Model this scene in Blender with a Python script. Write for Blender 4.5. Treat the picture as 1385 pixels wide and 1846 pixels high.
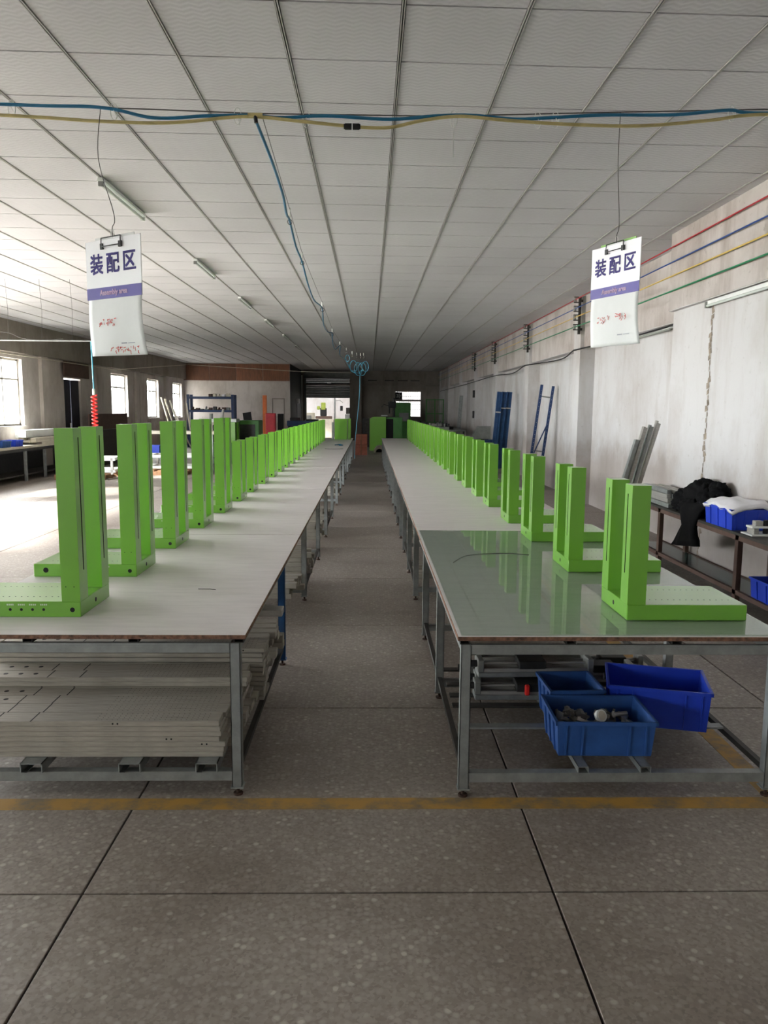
import bpy, math, random
from mathutils import Vector, Matrix, noise as mnoise
random.seed(7)
S = bpy.context.scene
C = S.collection
for o in list(bpy.data.objects): bpy.data.objects.remove(o)
pi = math.pi

# ------------------------------------------------------------------ camera
cd = bpy.data.cameras.new('camera'); cam = bpy.data.objects.new('camera', cd); C.objects.link(cam)
cd.sensor_fit = 'HORIZONTAL'; cd.sensor_width = 36.0; cd.lens = 1410.0 / 1385.0 * 36.0
cd.clip_start = 0.05; cd.clip_end = 300
RIGHT = Vector((0.99982, -0.0180, 0.0069)); DOWN = Vector((0.0045, -0.1314, -0.9913)); FWD = Vector((0.0188, 0.9912, -0.1313))
FWD.normalize(); DOWN = (DOWN - FWD * DOWN.dot(FWD)).normalized(); RIGHT = DOWN.cross(FWD)
cam.matrix_world = Matrix(((RIGHT.x, -DOWN.x, -FWD.x, 0), (RIGHT.y, -DOWN.y, -FWD.y, 0), (RIGHT.z, -DOWN.z, -FWD.z, 1.6), (0, 0, 0, 1)))
S.camera = cam

# ------------------------------------------------------------------ world, light, exposure
W = bpy.data.worlds.new('sky'); S.world = W; W.use_nodes = True
bg = W.node_tree.nodes['Background']; bg.inputs[0].default_value = (0.93, 0.965, 1.0, 1); bg.inputs[1].default_value = 13.2
SL = bpy.data.lights.new('sun', 'SUN'); SL.energy = 12.0; SL.angle = math.radians(6); SL.color = (1, .99, .98)
sun = bpy.data.objects.new('sun', SL); C.objects.link(sun); sun.rotation_euler = Vector((0.80, 0.22, -0.56)).to_track_quat('-Z', 'Y').to_euler()
S.view_settings.view_transform = 'Standard'; S.view_settings.look = 'None'; S.view_settings.gamma = 1.0
S.view_settings.use_curve_mapping = False; S.view_settings.exposure = 1.35

# ------------------------------------------------------------------ materials
def _nt(name):
    m = bpy.data.materials.new(name); m.use_nodes = True
    nt = m.node_tree; b = nt.nodes['Principled BSDF']
    return m, nt, b
def N(nt, typ, **kw):
    n = nt.nodes.new(typ)
    for k, v in kw.items(): setattr(n, k, v)
    return n
def lin(c): return tuple((v / 255.0 / 12.92 if v / 255.0 <= .04045 else ((v / 255.0 + .055) / 1.055) ** 2.4) for v in c)
def ramp(nt, src, stops):
    r = N(nt, 'ShaderNodeValToRGB'); nt.links.new(src, r.inputs[0])
    e = r.color_ramp.elements
    while len(e) < len(stops): e.new(0.5)
    for i, (p, c) in enumerate(stops): e[i].position = p; e[i].color = (*c, 1)
    return r.outputs[0]
def noise(nt, scale, detail=4, stretch=None, rough=.6):
    tc = N(nt, 'ShaderNodeTexCoord'); src = tc.outputs['Object']
    if stretch:
        mp = N(nt, 'ShaderNodeMapping'); mp.inputs['Scale'].default_value = stretch; nt.links.new(src, mp.inputs[0]); src = mp.outputs[0]
    n = N(nt, 'ShaderNodeTexNoise'); n.inputs['Scale'].default_value = scale; n.inputs['Detail'].default_value = detail
    n.inputs['Roughness'].default_value = rough; nt.links.new(src, n.inputs['Vector']); return n.outputs['Fac']
def mixc(nt, fac, a, b, typ='MIX'):
    m = N(nt, 'ShaderNodeMix', data_type='RGBA', blend_type=typ)
    if hasattr(fac, 'links'): nt.links.new(fac, m.inputs[0])
    else: m.inputs[0].default_value = fac
    for s, i in ((a, 6), (b, 7)):
        if hasattr(s, 'links'): nt.links.new(s, m.inputs[i])
        else: m.inputs[i].default_value = (*s, 1)
    return m.outputs[2]
def bump(nt, b, src, strength, dist=.01):
    n = N(nt, 'ShaderNodeBump'); n.inputs['Strength'].default_value = strength; n.inputs['Distance'].default_value = dist
    nt.links.new(src, n.inputs['Height']); nt.links.new(n.outputs[0], b.inputs['Normal'])
def M(name, rgb, rough=.5, metal=0.0, var=.12, scale=6, stretch=None, bmp=0.0, spec=.5):
    m, nt, b = _nt(name); c = lin(rgb); f = noise(nt, scale, 5, stretch)
    lo = tuple(max(0, v * (1 - var * 1.6)) for v in c); hi = tuple(min(1, v * (1 + var * 1.2)) for v in c)
    nt.links.new(ramp(nt, f, [(.3, lo), (.7, hi)]), b.inputs['Base Color'])
    b.inputs['Roughness'].default_value = rough; b.inputs['Metallic'].default_value = metal; b.inputs['Specular IOR Level'].default_value = spec
    if bmp: bump(nt, b, f, bmp)
    return m
MAT = {}
MAT['green'] = M('green_powder_coat', (112, 176, 48), .34, var=.03, scale=3, spec=.6)
_g = MAT['green'].node_tree.nodes['Principled BSDF']; _g.inputs['Coat Weight'].default_value = .7; _g.inputs['Coat Roughness'].default_value = .16; _g.inputs['Coat IOR'].default_value = 1.6
MAT['green_dark'] = M('machine_green', (70, 130, 60), .5, var=.1)
MAT['hole'] = M('dark_hole', (14, 14, 14), .8, var=.1)
MAT['print'] = M('white_print', (205, 215, 195), .6, var=.1)
MAT['laminate'] = M('grey_laminate', (228, 221, 222), .42, var=.05, scale=5, stretch=(1, 6, 1))
MAT['board_edge'] = M('chipboard_edge', (122, 88, 68), .8, var=.45, scale=40, bmp=.3)
MAT['galv'] = M('galvanised_steel', (150, 154, 152), .5, .55, var=.14, scale=14)
MAT['galv_dark'] = M('dark_steel', (62, 60, 56), .55, .4, var=.2, scale=14)
MAT['rust'] = M('rusty_foot', (74, 52, 40), .8, .2, var=.4, scale=60)
MAT['blue_steel'] = M('blue_steel', (18, 74, 128), .5, var=.1)
MAT['navy'] = M('navy_steel', (34, 58, 100), .5, var=.16, scale=9)
MAT['board_blue'] = M('blue_boards', (36, 74, 118), .55, var=.16, scale=9)
MAT['alu'] = M('raw_aluminium', (176, 174, 168), .42, .45, var=.1, scale=10, stretch=(1, 8, 8))
MAT['alu_plate'] = M('dusty_aluminium', (168, 162, 150), .55, .25, var=.12, scale=10, stretch=(1, 8, 8))
MAT['plywood'] = M('brown_plywood', (128, 82, 56), .6, var=.22, scale=4, stretch=(6, 1, 1))
MAT['plywood2'] = M('dark_plywood', (104, 66, 46), .6, var=.22, scale=4, stretch=(6, 1, 1))
MAT['brown'] = M('brown_board', (92, 70, 60), .7, var=.15)
MAT['cardboard'] = M('red_brown_cardboard', (150, 86, 66), .8, var=.15)
MAT['orange'] = M('orange_post', (206, 104, 40), .5, var=.1)
MAT['red'] = M('red_box', (208, 52, 66), .5, var=.1)
MAT['red_hose'] = M('red_hose', (226, 40, 34), .4, var=.05)
MAT['hose_blue'] = M('blue_air_hose', (30, 108, 146), .38, var=.06)
MAT['hose_lt'] = M('light_blue_hose', (74, 160, 190), .4, var=.06)
MAT['hose_cream'] = M('cream_air_hose', (186, 172, 118), .45, var=.12, scale=12)
MAT['black'] = M('black_plastic', (22, 22, 24), .55, var=.2)
MAT['cloth'] = M('black_cloth', (10, 10, 12), .9, var=.3, scale=20, spec=.2)
MAT['wire'] = M('steel_wire', (92, 90, 88), .5, .5, var=.1)
MAT['crate'] = M('bright_blue_plastic', (34, 68, 198), .4, var=.06)
MAT['crate_old'] = M('faded_blue_plastic', (38, 82, 148), .6, var=.14, scale=9)
MAT['foam'] = M('white_foam', (232, 230, 234), .6, var=.04)
MAT['paper'] = M('white_paper', (226, 228, 226), .7, var=.02)
MAT['card'] = M('white_card', (244, 244, 246), .5, var=.01)
MAT['violet'] = M('violet_print', (74, 62, 150), .5, var=.03)
MAT['pink'] = M('pale_pink_print', (236, 206, 236), .5, var=.02)
MAT['red_ink'] = M('red_ink', (222, 84, 74), .7, var=.1)
MAT['grey_ink'] = M('grey_ink', (168, 172, 180), .7, var=.1)
MAT['white_metal'] = M('white_enamel', (226, 228, 224), .4, var=.04)
MAT['tube'] = M('unlit_glass_tube', (206, 212, 206), .25, var=.02)
MAT['grille'] = M('dark_grille', (84, 82, 78), .5, var=.1)
MAT['shutter'] = M('roller_shutter', (50, 58, 58), .7, 0, var=.1)
MAT['grid'] = M('grey_grid_bar', (176, 174, 170), .5, var=.05)
MAT['crack'] = M('crumbled_plaster', (150, 138, 124), .95, var=.3, scale=18)
MAT['dark'] = M('dark_machine', (46, 46, 46), .5, .2, var=.25, scale=12)
MAT['grey_m'] = M('grey_machine', (132, 134, 130), .5, .2, var=.15)
MAT['cream_m'] = M('cream_machine', (208, 200, 182), .5, var=.08)
MAT['wood'] = M('pallet_wood', (150, 112, 80), .8, var=.2, scale=10)
MAT['door_navy'] = M('navy_door', (36, 38, 52), .6, var=.2)
MAT['green_glass'] = M('green_glass_shelf', (54, 84, 84), .2, var=.1)
MAT['yellow_tag'] = M('yellow_green_part', (150, 164, 66), .5, var=.12)
MAT['cable_red'] = M('red_cable', (176, 36, 44), .5, var=.04)
MAT['cable_blue'] = M('blue_cable', (34, 70, 140), .5, var=.04)
MAT['cable_yellow'] = M('yellow_cable', (206, 176, 88), .5, var=.04)
MAT['cable_green'] = M('green_cable', (20, 122, 78), .5, var=.04)
MAT['ground'] = M('outdoor_concrete', (176, 172, 164), .8, var=.06)
MAT['frame_white'] = M('window_frame', (210, 206, 196), .5, var=.06)
MAT['dirt'] = M('floor_joint', (52, 48, 44), .9, var=.2)

def mat_terrazzo():
    m, nt, b = _nt('terrazzo')
    tc = N(nt, 'ShaderNodeTexCoord'); g = N(nt, 'ShaderNodeNewGeometry')
    pos = g.outputs['Position']
    v = N(nt, 'ShaderNodeTexVoronoi'); v.inputs['Scale'].default_value = 46; nt.links.new(pos, v.inputs['Vector'])
    v2 = N(nt, 'ShaderNodeTexVoronoi'); v2.inputs['Scale'].default_value = 100; nt.links.new(pos, v2.inputs['Vector'])
    sep = N(nt, 'ShaderNodeSeparateColor'); nt.links.new(v.outputs['Color'], sep.inputs[0])
    chip = ramp(nt, sep.outputs[0], [(0, lin((136, 127, 119))), (.5, lin((154, 145, 136))), (.92, lin((166, 158, 149))), (1, lin((188, 181, 172)))])
    edge = ramp(nt, v.outputs['Distance'], [(.28, (1, 1, 1)), (.62, (0, 0, 0))])
    sep2 = N(nt, 'ShaderNodeSeparateColor'); nt.links.new(v2.outputs['Color'], sep2.inputs[0])
    grout = ramp(nt, sep2.outputs[1], [(0, lin((130, 121, 113))), (1, lin((156, 147, 138)))])
    c = mixc(nt, edge, grout, chip)
    n1 = N(nt, 'ShaderNodeTexNoise'); n1.inputs['Scale'].default_value = .9; n1.inputs['Detail'].default_value = 6; nt.links.new(pos, n1.inputs['Vector'])
    stain = ramp(nt, n1.outputs['Fac'], [(.32, (.66, .62, .58)), (.5, (.95, .94, .93)), (.7, (1.05, 1.05, 1.05))])
    c = mixc(nt, 1.0, c, stain, 'MULTIPLY')
    nt.links.new(c, b.inputs['Base Color'])
    r = N(nt, 'ShaderNodeMapRange'); r.inputs[3].default_value = .34; r.inputs[4].default_value = .6; nt.links.new(n1.outputs['Fac'], r.inputs[0]); nt.links.new(r.outputs[0], b.inputs['Roughness'])
    return m
MAT['terrazzo'] = mat_terrazzo()
def mat_tile():
    m, nt, b = _nt('ceiling_vinyl_tile')
    g = N(nt, 'ShaderNodeNewGeometry'); sx = N(nt, 'ShaderNodeSeparateXYZ'); nt.links.new(g.outputs['Position'], sx.inputs[0])
    def math_(op, a, bb=None):
        n = N(nt, 'ShaderNodeMath', operation=op)
        for i, s in enumerate((a, bb)):
            if s is None: continue
            if hasattr(s, 'links'): nt.links.new(s, n.inputs[i])
            else: n.inputs[i].default_value = s
        return n.outputs[0]
    zig = math_('MULTIPLY', math_('PINGPONG', sx.outputs[0], .045), .55)
    ph = math_('MULTIPLY', math_('ADD', sx.outputs[1], zig), 2 * pi / .042)
    w = math_('SINE', ph)
    n1 = N(nt, 'ShaderNodeTexNoise'); n1.inputs['Scale'].default_value = 26; nt.links.new(g.outputs['Position'], n1.inputs['Vector'])
    h = math_('ADD', w, n1.outputs['Fac'])
    n2 = N(nt, 'ShaderNodeTexNoise'); n2.inputs['Scale'].default_value = .5; n2.inputs['Detail'].default_value = 4; nt.links.new(g.outputs['Position'], n2.inputs['Vector'])
    base = ramp(nt, n2.outputs['Fac'], [(.3, lin((190, 189, 191))), (.7, lin((206, 205, 207)))])
    tint = ramp(nt, math_('MULTIPLY_ADD', h, .4), [(.1, (.9, .9, .9)), (.9, (1, 1, 1))])
    nt.links.new(mixc(nt, 1.0, base, tint, 'MULTIPLY'), b.inputs['Base Color'])
    b.inputs['Roughness'].default_value = .5; b.inputs['Specular IOR Level'].default_value = .35; bump(nt, b, h, .2, .004)
    return m
MAT['tile'] = mat_tile()
def mat_plaster(name, rgb, dirty, amount):
    m, nt, b = _nt(name)
    g = N(nt, 'ShaderNodeNewGeometry'); pos = g.outputs['Position']
    def ns(scale, stretch, detail=6):
        mp = N(nt, 'ShaderNodeMapping'); mp.inputs['Scale'].default_value = stretch; nt.links.new(pos, mp.inputs[0])
        n = N(nt, 'ShaderNodeTexNoise'); n.inputs['Scale'].default_value = scale; n.inputs['Detail'].default_value = detail; n.inputs['Roughness'].default_value = .65
        nt.links.new(mp.outputs[0], n.inputs['Vector']); return n.outputs['Fac']
    a = ns(1.1, (1, 1, .8)); s = ns(3.2, (1, 1, .18)); f = ns(14, (1, 1, 1))
    c = lin(rgb); d = lin(dirty)
    k = ramp(nt, a, [(.42, (0, 0, 0)), (.72, (amount,) * 3)])
    c1 = mixc(nt, k, c, d)
    k2 = ramp(nt, s, [(.52, (0, 0, 0)), (.78, (amount * .9,) * 3)])
    c2 = mixc(nt, k2, c1, d)
    k3 = ramp(nt, f, [(.62, (0, 0, 0)), (.74, (amount * .7,) * 3)])
    sz = N(nt, 'ShaderNodeSeparateXYZ'); nt.links.new(pos, sz.inputs[0])
    ad = N(nt, 'ShaderNodeMath', operation='MULTIPLY_ADD'); nt.links.new(a, ad.inputs[0]); ad.inputs[1].default_value = -1.6; nt.links.new(sz.outputs[2], ad.inputs[2])
    k4 = ramp(nt, ad.outputs[0], [(.0, (amount * .9,) * 3), (.35, (0, 0, 0))])
    c2 = mixc(nt, k4, c2, lin((150, 132, 118)))
    nt.links.new(mixc(nt, k3, c2, tuple(v * .6 for v in d)), b.inputs['Base Color'])
    b.inputs['Roughness'].default_value = .85; bump(nt, b, f, .15, .01)
    return m
MAT['plaster'] = mat_plaster('white_plaster', (200, 198, 197), (150, 136, 124), .45)
MAT['plaster_grey'] = mat_plaster('grey_plaster', (212, 204, 198), (150, 138, 126), .55)
MAT['plaster_up'] = mat_plaster('raw_render', (192, 185, 180), (138, 122, 111), .75)
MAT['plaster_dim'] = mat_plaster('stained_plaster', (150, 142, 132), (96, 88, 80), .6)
def mat_yellow():
    m, nt, b = _nt('worn_yellow_paint')
    g = N(nt, 'ShaderNodeNewGeometry'); n = N(nt, 'ShaderNodeTexNoise'); n.inputs['Scale'].default_value = 7; n.inputs['Detail'].default_value = 8; n.inputs['Roughness'].default_value = .7
    nt.links.new(g.outputs['Position'], n.inputs['Vector'])
    nt.links.new(ramp(nt, n.outputs['Fac'], [(.38, lin((126, 112, 88))), (.56, lin((176, 136, 62)))]), b.inputs['Base Color']); b.inputs['Roughness'].default_value = .6
    return m
MAT['yellow_paint'] = mat_yellow()
def mat_glass(name, tint, base=.04):
    m, nt, b = _nt(name); nt.nodes.remove(b)
    out = nt.nodes['Material Output']
    t = N(nt, 'ShaderNodeBsdfTransparent'); t.inputs[0].default_value = (*tint, 1)
    gl = N(nt, 'ShaderNodeBsdfGlossy'); gl.inputs['Roughness'].default_value = .03
    fr = N(nt, 'ShaderNodeFresnel'); fr.inputs[0].default_value = 1.5
    g = N(nt, 'ShaderNodeNewGeometry'); iv = N(nt, 'ShaderNodeMath', operation='SUBTRACT'); iv.inputs[0].default_value = 1.0; nt.links.new(g.outputs['Backfacing'], iv.inputs[1])
    ml = N(nt, 'ShaderNodeMath', operation='MULTIPLY'); nt.links.new(fr.outputs[0], ml.inputs[0]); nt.links.new(iv.outputs[0], ml.inputs[1])
    mx = N(nt, 'ShaderNodeMixShader'); nt.links.new(ml.outputs[0], mx.inputs[0]); nt.links.new(t.outputs[0], mx.inputs[1]); nt.links.new(gl.outputs[0], mx.inputs[2]); nt.links.new(mx.outputs[0], out.inputs[0])
    return m
MAT['glass'] = mat_glass('clear_pane', (.97, .98, .97))
MAT['sheet_glass'] = mat_glass('greenish_sheet_glass', (.81, .87, .83))

# ------------------------------------------------------------------ mesh helpers
class MB:
    def __init__(s): s.v = []; s.f = []; s.sm = []
    def add(s, vs, fs, smooth=False):
        o = len(s.v); s.v += [tuple(v) for v in vs]; s.f += [tuple(i + o for i in f) for f in fs]; s.sm += [smooth] * len(fs); return s
    def box(s, a, b, top=None):
        (x0, y0, z0), (x1, y1, z1) = a, b
        s.add([(x0, y0, z0), (x1, y0, z0), (x1, y1, z0), (x0, y1, z0), (x0, y0, z1), (x1, y0, z1), (x1, y1, z1), (x0, y1, z1)],
              [(0, 3, 2, 1), (4, 5, 6, 7), (0, 1, 5, 4), (1, 2, 6, 5), (2, 3, 7, 6), (3, 0, 4, 7)]); return s
    def bbox(s, a, b, r=.004):
        # box with chamfered edges
        (x0, y0, z0), (x1, y1, z1) = a, b
        xs = (x0, x1); ys = (y0, y1); zs = (z0, z1); V = {}; vs = []
        for i in (0, 1):
            for j in (0, 1):
                for k in (0, 1):
                    dx = r if i == 0 else -r; dy = r if j == 0 else -r; dz = r if k == 0 else -r
                    for ax in range(3):
                        p = [xs[i] + dx, ys[j] + dy, zs[k] + dz]
                        p[ax] = (xs[i], ys[j], zs[k])[ax]
                        V[(i, j, k, ax)] = len(vs); vs.append(p)
        fs = []
        for ax in range(3):
            o = [q for q in range(3) if q != ax]
            for e in (0, 1):
                idx = []
                for (p, q) in ((0, 0), (1, 0), (1, 1), (0, 1)):
                    c = [0, 0, 0]; c[ax] = e; c[o[0]] = p; c[o[1]] = q
                    idx.append(V[(*c, ax)])
                if (e == 1) == (ax == 1): idx.reverse()
                fs.append(tuple(idx))
        for ax in range(3):
            o = [q for q in range(3) if q != ax]
            for p in (0, 1):
                for q in (0, 1):
                    c0 = [0, 0, 0]; c1 = [0, 0, 0]; c1[ax] = 1
                    for c in (c0, c1): c[o[0]] = p; c[o[1]] = q
                    fs.append((V[(*c0, o[0])], V[(*c1, o[0])], V[(*c1, o[1])], V[(*c0, o[1])]))
        for i in (0, 1):
            for j in (0, 1):
                for k in (0, 1): fs.append((V[(i, j, k, 0)], V[(i, j, k, 1)], V[(i, j, k, 2)]))
        s.add(vs, fs); return s
    def obox(s, p0, p1, w, h, up=(0, 0, 1)):
        # bar from p0 to p1 with cross-section w x h
        p0 = Vector(p0); p1 = Vector(p1); d = (p1 - p0).normalized(); up = Vector(up)
        if abs(d.dot(up)) > .98: up = Vector((0, 1, 0))
        sd = d.cross(up).normalized(); u = sd.cross(d)
        vs = [p + sd * a * w / 2 + u * b * h / 2 for p in (p0, p1) for a, b in ((-1, -1), (1, -1), (1, 1), (-1, 1))]
        s.add(vs, [(3, 2, 1, 0), (4, 5, 6, 7), (0, 1, 5, 4), (1, 2, 6, 5), (2, 3, 7, 6), (3, 0, 4, 7)]); return s
    def cyl(s, p0, p1, r0, r1=None, n=12, caps=True):
        r1 = r0 if r1 is None else r1; p0 = Vector(p0); p1 = Vector(p1); d = (p1 - p0).normalized()
        a = d.cross(Vector((0, 0, 1)) if abs(d.z) < .9 else Vector((1, 0, 0))).normalized(); b = d.cross(a)
        vs = []
        for p, r in ((p0, r0), (p1, r1)):
            for i in range(n): t = 2 * pi * i / n; vs.append(p + a * math.cos(t) * r + b * math.sin(t) * r)
        s.add(vs, [(i, (i + 1) % n, n + (i + 1) % n, n + i) for i in range(n)], True)
        if caps: s.add(vs[:n], [tuple(range(n - 1, -1, -1))]); s.add(vs[n:], [tuple(range(n))])
        return s
    def tube(s, pts, r, n=8, smooth=True):
        pts = [Vector(p) for p in pts]; vs = []; prev = None
        for i, p in enumerate(pts):
            d = (pts[min(i + 1, len(pts) - 1)] - pts[max(i - 1, 0)]).normalized()
            if prev is None: a = d.cross(Vector((0, 0, 1)) if abs(d.z) < .9 else Vector((1, 0, 0))).normalized()
            else: a = (prev - d * prev.dot(d)).normalized()
            prev = a; b = d.cross(a); rr = r[i] if isinstance(r, (list, tuple)) else r
            vs += [p + a * math.cos(2 * pi * k / n) * rr + b * math.sin(2 * pi * k / n) * rr for k in range(n)]
        fs = [(i * n + k, i * n + (k + 1) % n, (i + 1) * n + (k + 1) % n, (i + 1) * n + k) for i in range(len(pts) - 1) for k in range(n)]
        s.add(vs, fs, smooth); L = len(pts) - 1
        s.add(vs[:n], [tuple(range(n - 1, -1, -1))]); s.add(vs[L * n:], [tuple(range(n))]); return s
    def prism(s, prof, axis, a, b):
        # extrude a 2-D outline along an axis
        def P(u, v, t): return {'x': (t, u, v), 'y': (u, t, v), 'z': (u, v, t)}[axis]
        n = len(prof); vs = [P(u, v, a) for u, v in prof] + [P(u, v, b) for u, v in prof]
        s.add(vs, [tuple(range(n)), tuple(range(2 * n - 1, n - 1, -1))] + [(i, n + i, n + (i + 1) % n, (i + 1) % n) for i in range(n)]); return s
    def blob(s, c, r, amp=.15, fr=2.0, seed=0, nu=20, nv=12, flat=None):
        vs = []
        for j in range(nv + 1):
            th = pi * j / nv
            for i in range(nu):
                ph = 2 * pi * i / nu
                d = Vector((math.sin(th) * math.cos(ph), math.sin(th) * math.sin(ph), math.cos(th)))
                k = 1 + amp * mnoise.noise(d * fr + Vector((seed * 7.1, seed * 3.3, seed))) + amp * .5 * mnoise.noise(d * fr * 2.7 + Vector((seed, 9, 4)))
                p = Vector((c[0] + d.x * r[0] * k, c[1] + d.y * r[1] * k, c[2] + d.z * r[2] * k))
                if flat is not None: p.z = max(p.z, flat)
                vs.append(p)
        s.add(vs, [(j * nu + i, (j + 1) * nu + i, (j + 1) * nu + (i + 1) % nu, j * nu + (i + 1) % nu) for j in range(nv) for i in range(nu)], True); return s
    def mesh(s, name, mat):
        m = bpy.data.meshes.new(name); m.from_pydata(s.v, [], s.f); m.polygons.foreach_set('use_smooth', s.sm)
        m.materials.append(MAT[mat] if isinstance(mat, str) else mat); m.update()
        return m
FINE = {'hole_row', 'drilled_pattern', 'rivet', 'print', 'jack_row', 'perforation', 'fine_print', 'handwriting', 'bolt_hole', 'vent_slot', 'lettering'}
def O(name, me, parent=None, loc=(0, 0, 0), rot=(0, 0, 0), scale=None):
    o = bpy.data.objects.new(name, me); C.objects.link(o); o.location = loc; o.rotation_euler = rot
    if name in FINE and name != 'lettering': o['kind'] = 'stuff'
    if scale: o.scale = scale
    if parent: o.parent = parent
    return o
def B(mb, name, mat, parent=None, loc=(0, 0, 0), rot=(0, 0, 0)): return O(name, mb.mesh(name, mat), parent, loc, rot)
def tag(o, label, cat, group=None):
    o['label'] = label; o['category'] = cat
    if group: o['group'] = group
    return o
def T(name, label, cat, loc=(0, 0, 0), rz=0, group=None, rot=None):
    o = bpy.data.objects.new(name, None); C.objects.link(o); o.empty_display_size = .1; o.location = loc; o.rotation_euler = rot or (0, 0, rz)
    return tag(o, label, cat, group)
def struct(o): o['kind'] = 'structure'; return o
def box(a, b): return MB().box(a, b)
def smoothpath(P, n=8):
    P = [Vector(p) for p in P]; out = []
    for i in range(len(P) - 1):
        a, b, c, d = P[max(i - 1, 0)], P[i], P[i + 1], P[min(i + 2, len(P) - 1)]
        for k in range(n):
            t = k / n
            out.append(.5 * ((2 * b) + (c - a) * t + (2 * a - 5 * b + 4 * c - d) * t * t + (3 * b - a - 3 * c + d) * t ** 3))
    out.append(P[-1]); return out
ORD = 'first second third fourth fifth sixth seventh eighth ninth tenth eleventh twelfth thirteenth fourteenth fifteenth sixteenth seventeenth eighteenth nineteenth twentieth twenty-first twenty-second twenty-third twenty-fourth twenty-fifth'.split()
def inview(p, margin=0):
    d = Vector(p) - Vector((0, 0, 1.6)); z = d.dot(FWD)
    if z < .1: return False
    x = 692.5 + 1410 * d.dot(RIGHT) / z; y = 923 + 1410 * d.dot(DOWN) / z
    return -margin < x < 1385 + margin and -margin < y < 1846 + margin

# ================================================================== STRUCTURE
XL, XR, YB, YF, ZC = -8.0, 3.75, -7.0, 39.9, 3.468
# floor with slabs
floor = struct(B(box((XL - .3, YB - .3, -.2), (XR + .4, YF + 12, -.012)), 'floor', 'dirt'))
sx, sy = 1.567, 1.621; jx, jy = .622, 2.419
slab = MB().bbox((.004, .004, -.05), (sx - .004, sy - .004, 0), .002).mesh('floor_slab', 'terrazzo')
far_slabs = MB(); nslab = 0
for j in range(-6, 30):
    for i in range(-6, 3):
        x = jx + i * sx; y = jy + j * sy
        vis = any(inview((x + a * sx, y + b * sy, 0), 60) for a in (0, .5, 1) for b in (0, .5, 1))
        if vis and y < 34 and nslab < 295: O('floor_slab', slab, floor, (x, y, 0)); nslab += 1
        else: far_slabs.box((x + .004, y + .004, -.05), (x + sx - .004, y + sy - .004, 0))
fs = B(far_slabs, 'floor_slab_field', 'terrazzo', floor); fs['kind'] = 'stuff'
tag(B(box((-1.9, 2.965, 0), (3.2, 3.055, .0012)), 'floor_marking', 'yellow_paint'), 'worn yellow painted line on the floor in front of both tables', 'floor line')
tag(B(box((1.655, 3.06, 0), (1.745, 24, .0012)), 'floor_marking', 'yellow_paint'), 'worn yellow painted line running back under the right table row edge', 'floor line')

# ceiling: tiles in a grid
ceiling = struct(B(box((XL - .3, YB - .3, ZC + .03), (XR + .4, YF + .3, ZC + .2)), 'ceiling', 'dirt'))
px, py, sk = .594, .607, .03
def tile_mesh():
    a, b = .0125, .0065; q = [(a, b), (px - a, b), (px - a, py - b), (a, py - b)]
    vs = [(x, y + sk * x, z) for z in (0, .012) for x, y in q]
    return vs, [(3, 2, 1, 0), (4, 5, 6, 7), (0, 1, 5, 4), (1, 2, 6, 5), (2, 3, 7, 6), (3, 0, 4, 7)]
tv, tf = tile_mesh(); tme = MB().add(tv, tf).mesh('ceiling_tile', 'tile')
cells = []
for j in range(-19, 59):
    for i in range(-14, 6):
        x = .151 + i * px; y = 4.534 + j * py + sk * (x - .151)
        if y > YF - .1 or y < YB: continue
        cells.append((x, y, inview((x + px / 2, y + py / 2, ZC), 70)))
near = sorted([c for c in cells if c[2]], key=lambda c: c[1])[:296]; ns = set((c[0], c[1]) for c in near)
field = MB()
for x, y, v in cells:
    if (x, y) in ns: O('ceiling_tile', tme, ceiling, (x, y, ZC))
    else: field.add([(a + x, b + y, c + ZC) for a, b, c in tv], tf)
ff = B(field, 'ceiling_tile_field', 'tile', ceiling); ff['kind'] = 'stuff'
bar = MB().box((-.0085, YB, -.006), (-.003, YF, .02)).box((.003, YB, -.006), (.0085, YF, .02)).mesh('grid_bar', 'grid')
for i in range(-14, 7): O('grid_bar', bar, ceiling, (.151 + i * px, 0, ZC))

# left wall with window openings  (y0, y1, z0, z1)
OPEN = [(-6.3, -4.7, 1.15, 2.62), (-2.45, -.85, 1.15, 2.62), (1.4, 3.0, 1.15, 2.62), (5.25, 6.85, 1.15, 2.62), (7.4, 12.5, 0, 3.0), (13.3, 14.9, 1.15, 2.62), (16.8, 18.4, 1.15, 2.66),
        (20.85, 22.05, 0, 2.34), (24.65, 26.3, 1.27, 2.62), (28.6, 30.1, 1.2, 2.6), (32.3, 33.8, 1.17, 2.58)]
def wall_y(x0, x1, ya, yb, opens, h):
    m = MB(); y = ya
    for a, b, z0, z1 in opens:
        m.box((x0, y, 0), (x1, a, h))
        if z0 > 0: m.box((x0, a, 0), (x1, b, z0))
        m.box((x0, a, z1), (x1, b, h)); y = b
    m.box((x0, y, 0), (x1, yb, h)); return m
wall_left = struct(B(wall_y(XL - .25, XL, YB, YF + 12, OPEN, ZC + .1), 'wall_left', 'plaster_grey'))
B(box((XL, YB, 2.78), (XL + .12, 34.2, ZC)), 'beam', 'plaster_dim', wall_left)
for y in (12.9, 15.8, 19.5, 23.3, 27.2, 31.1): B(box((XL, y - .2, 0), (XL + .09, y + .2, 2.78)), 'pilaster', 'plaster_grey', wall_left)
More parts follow.
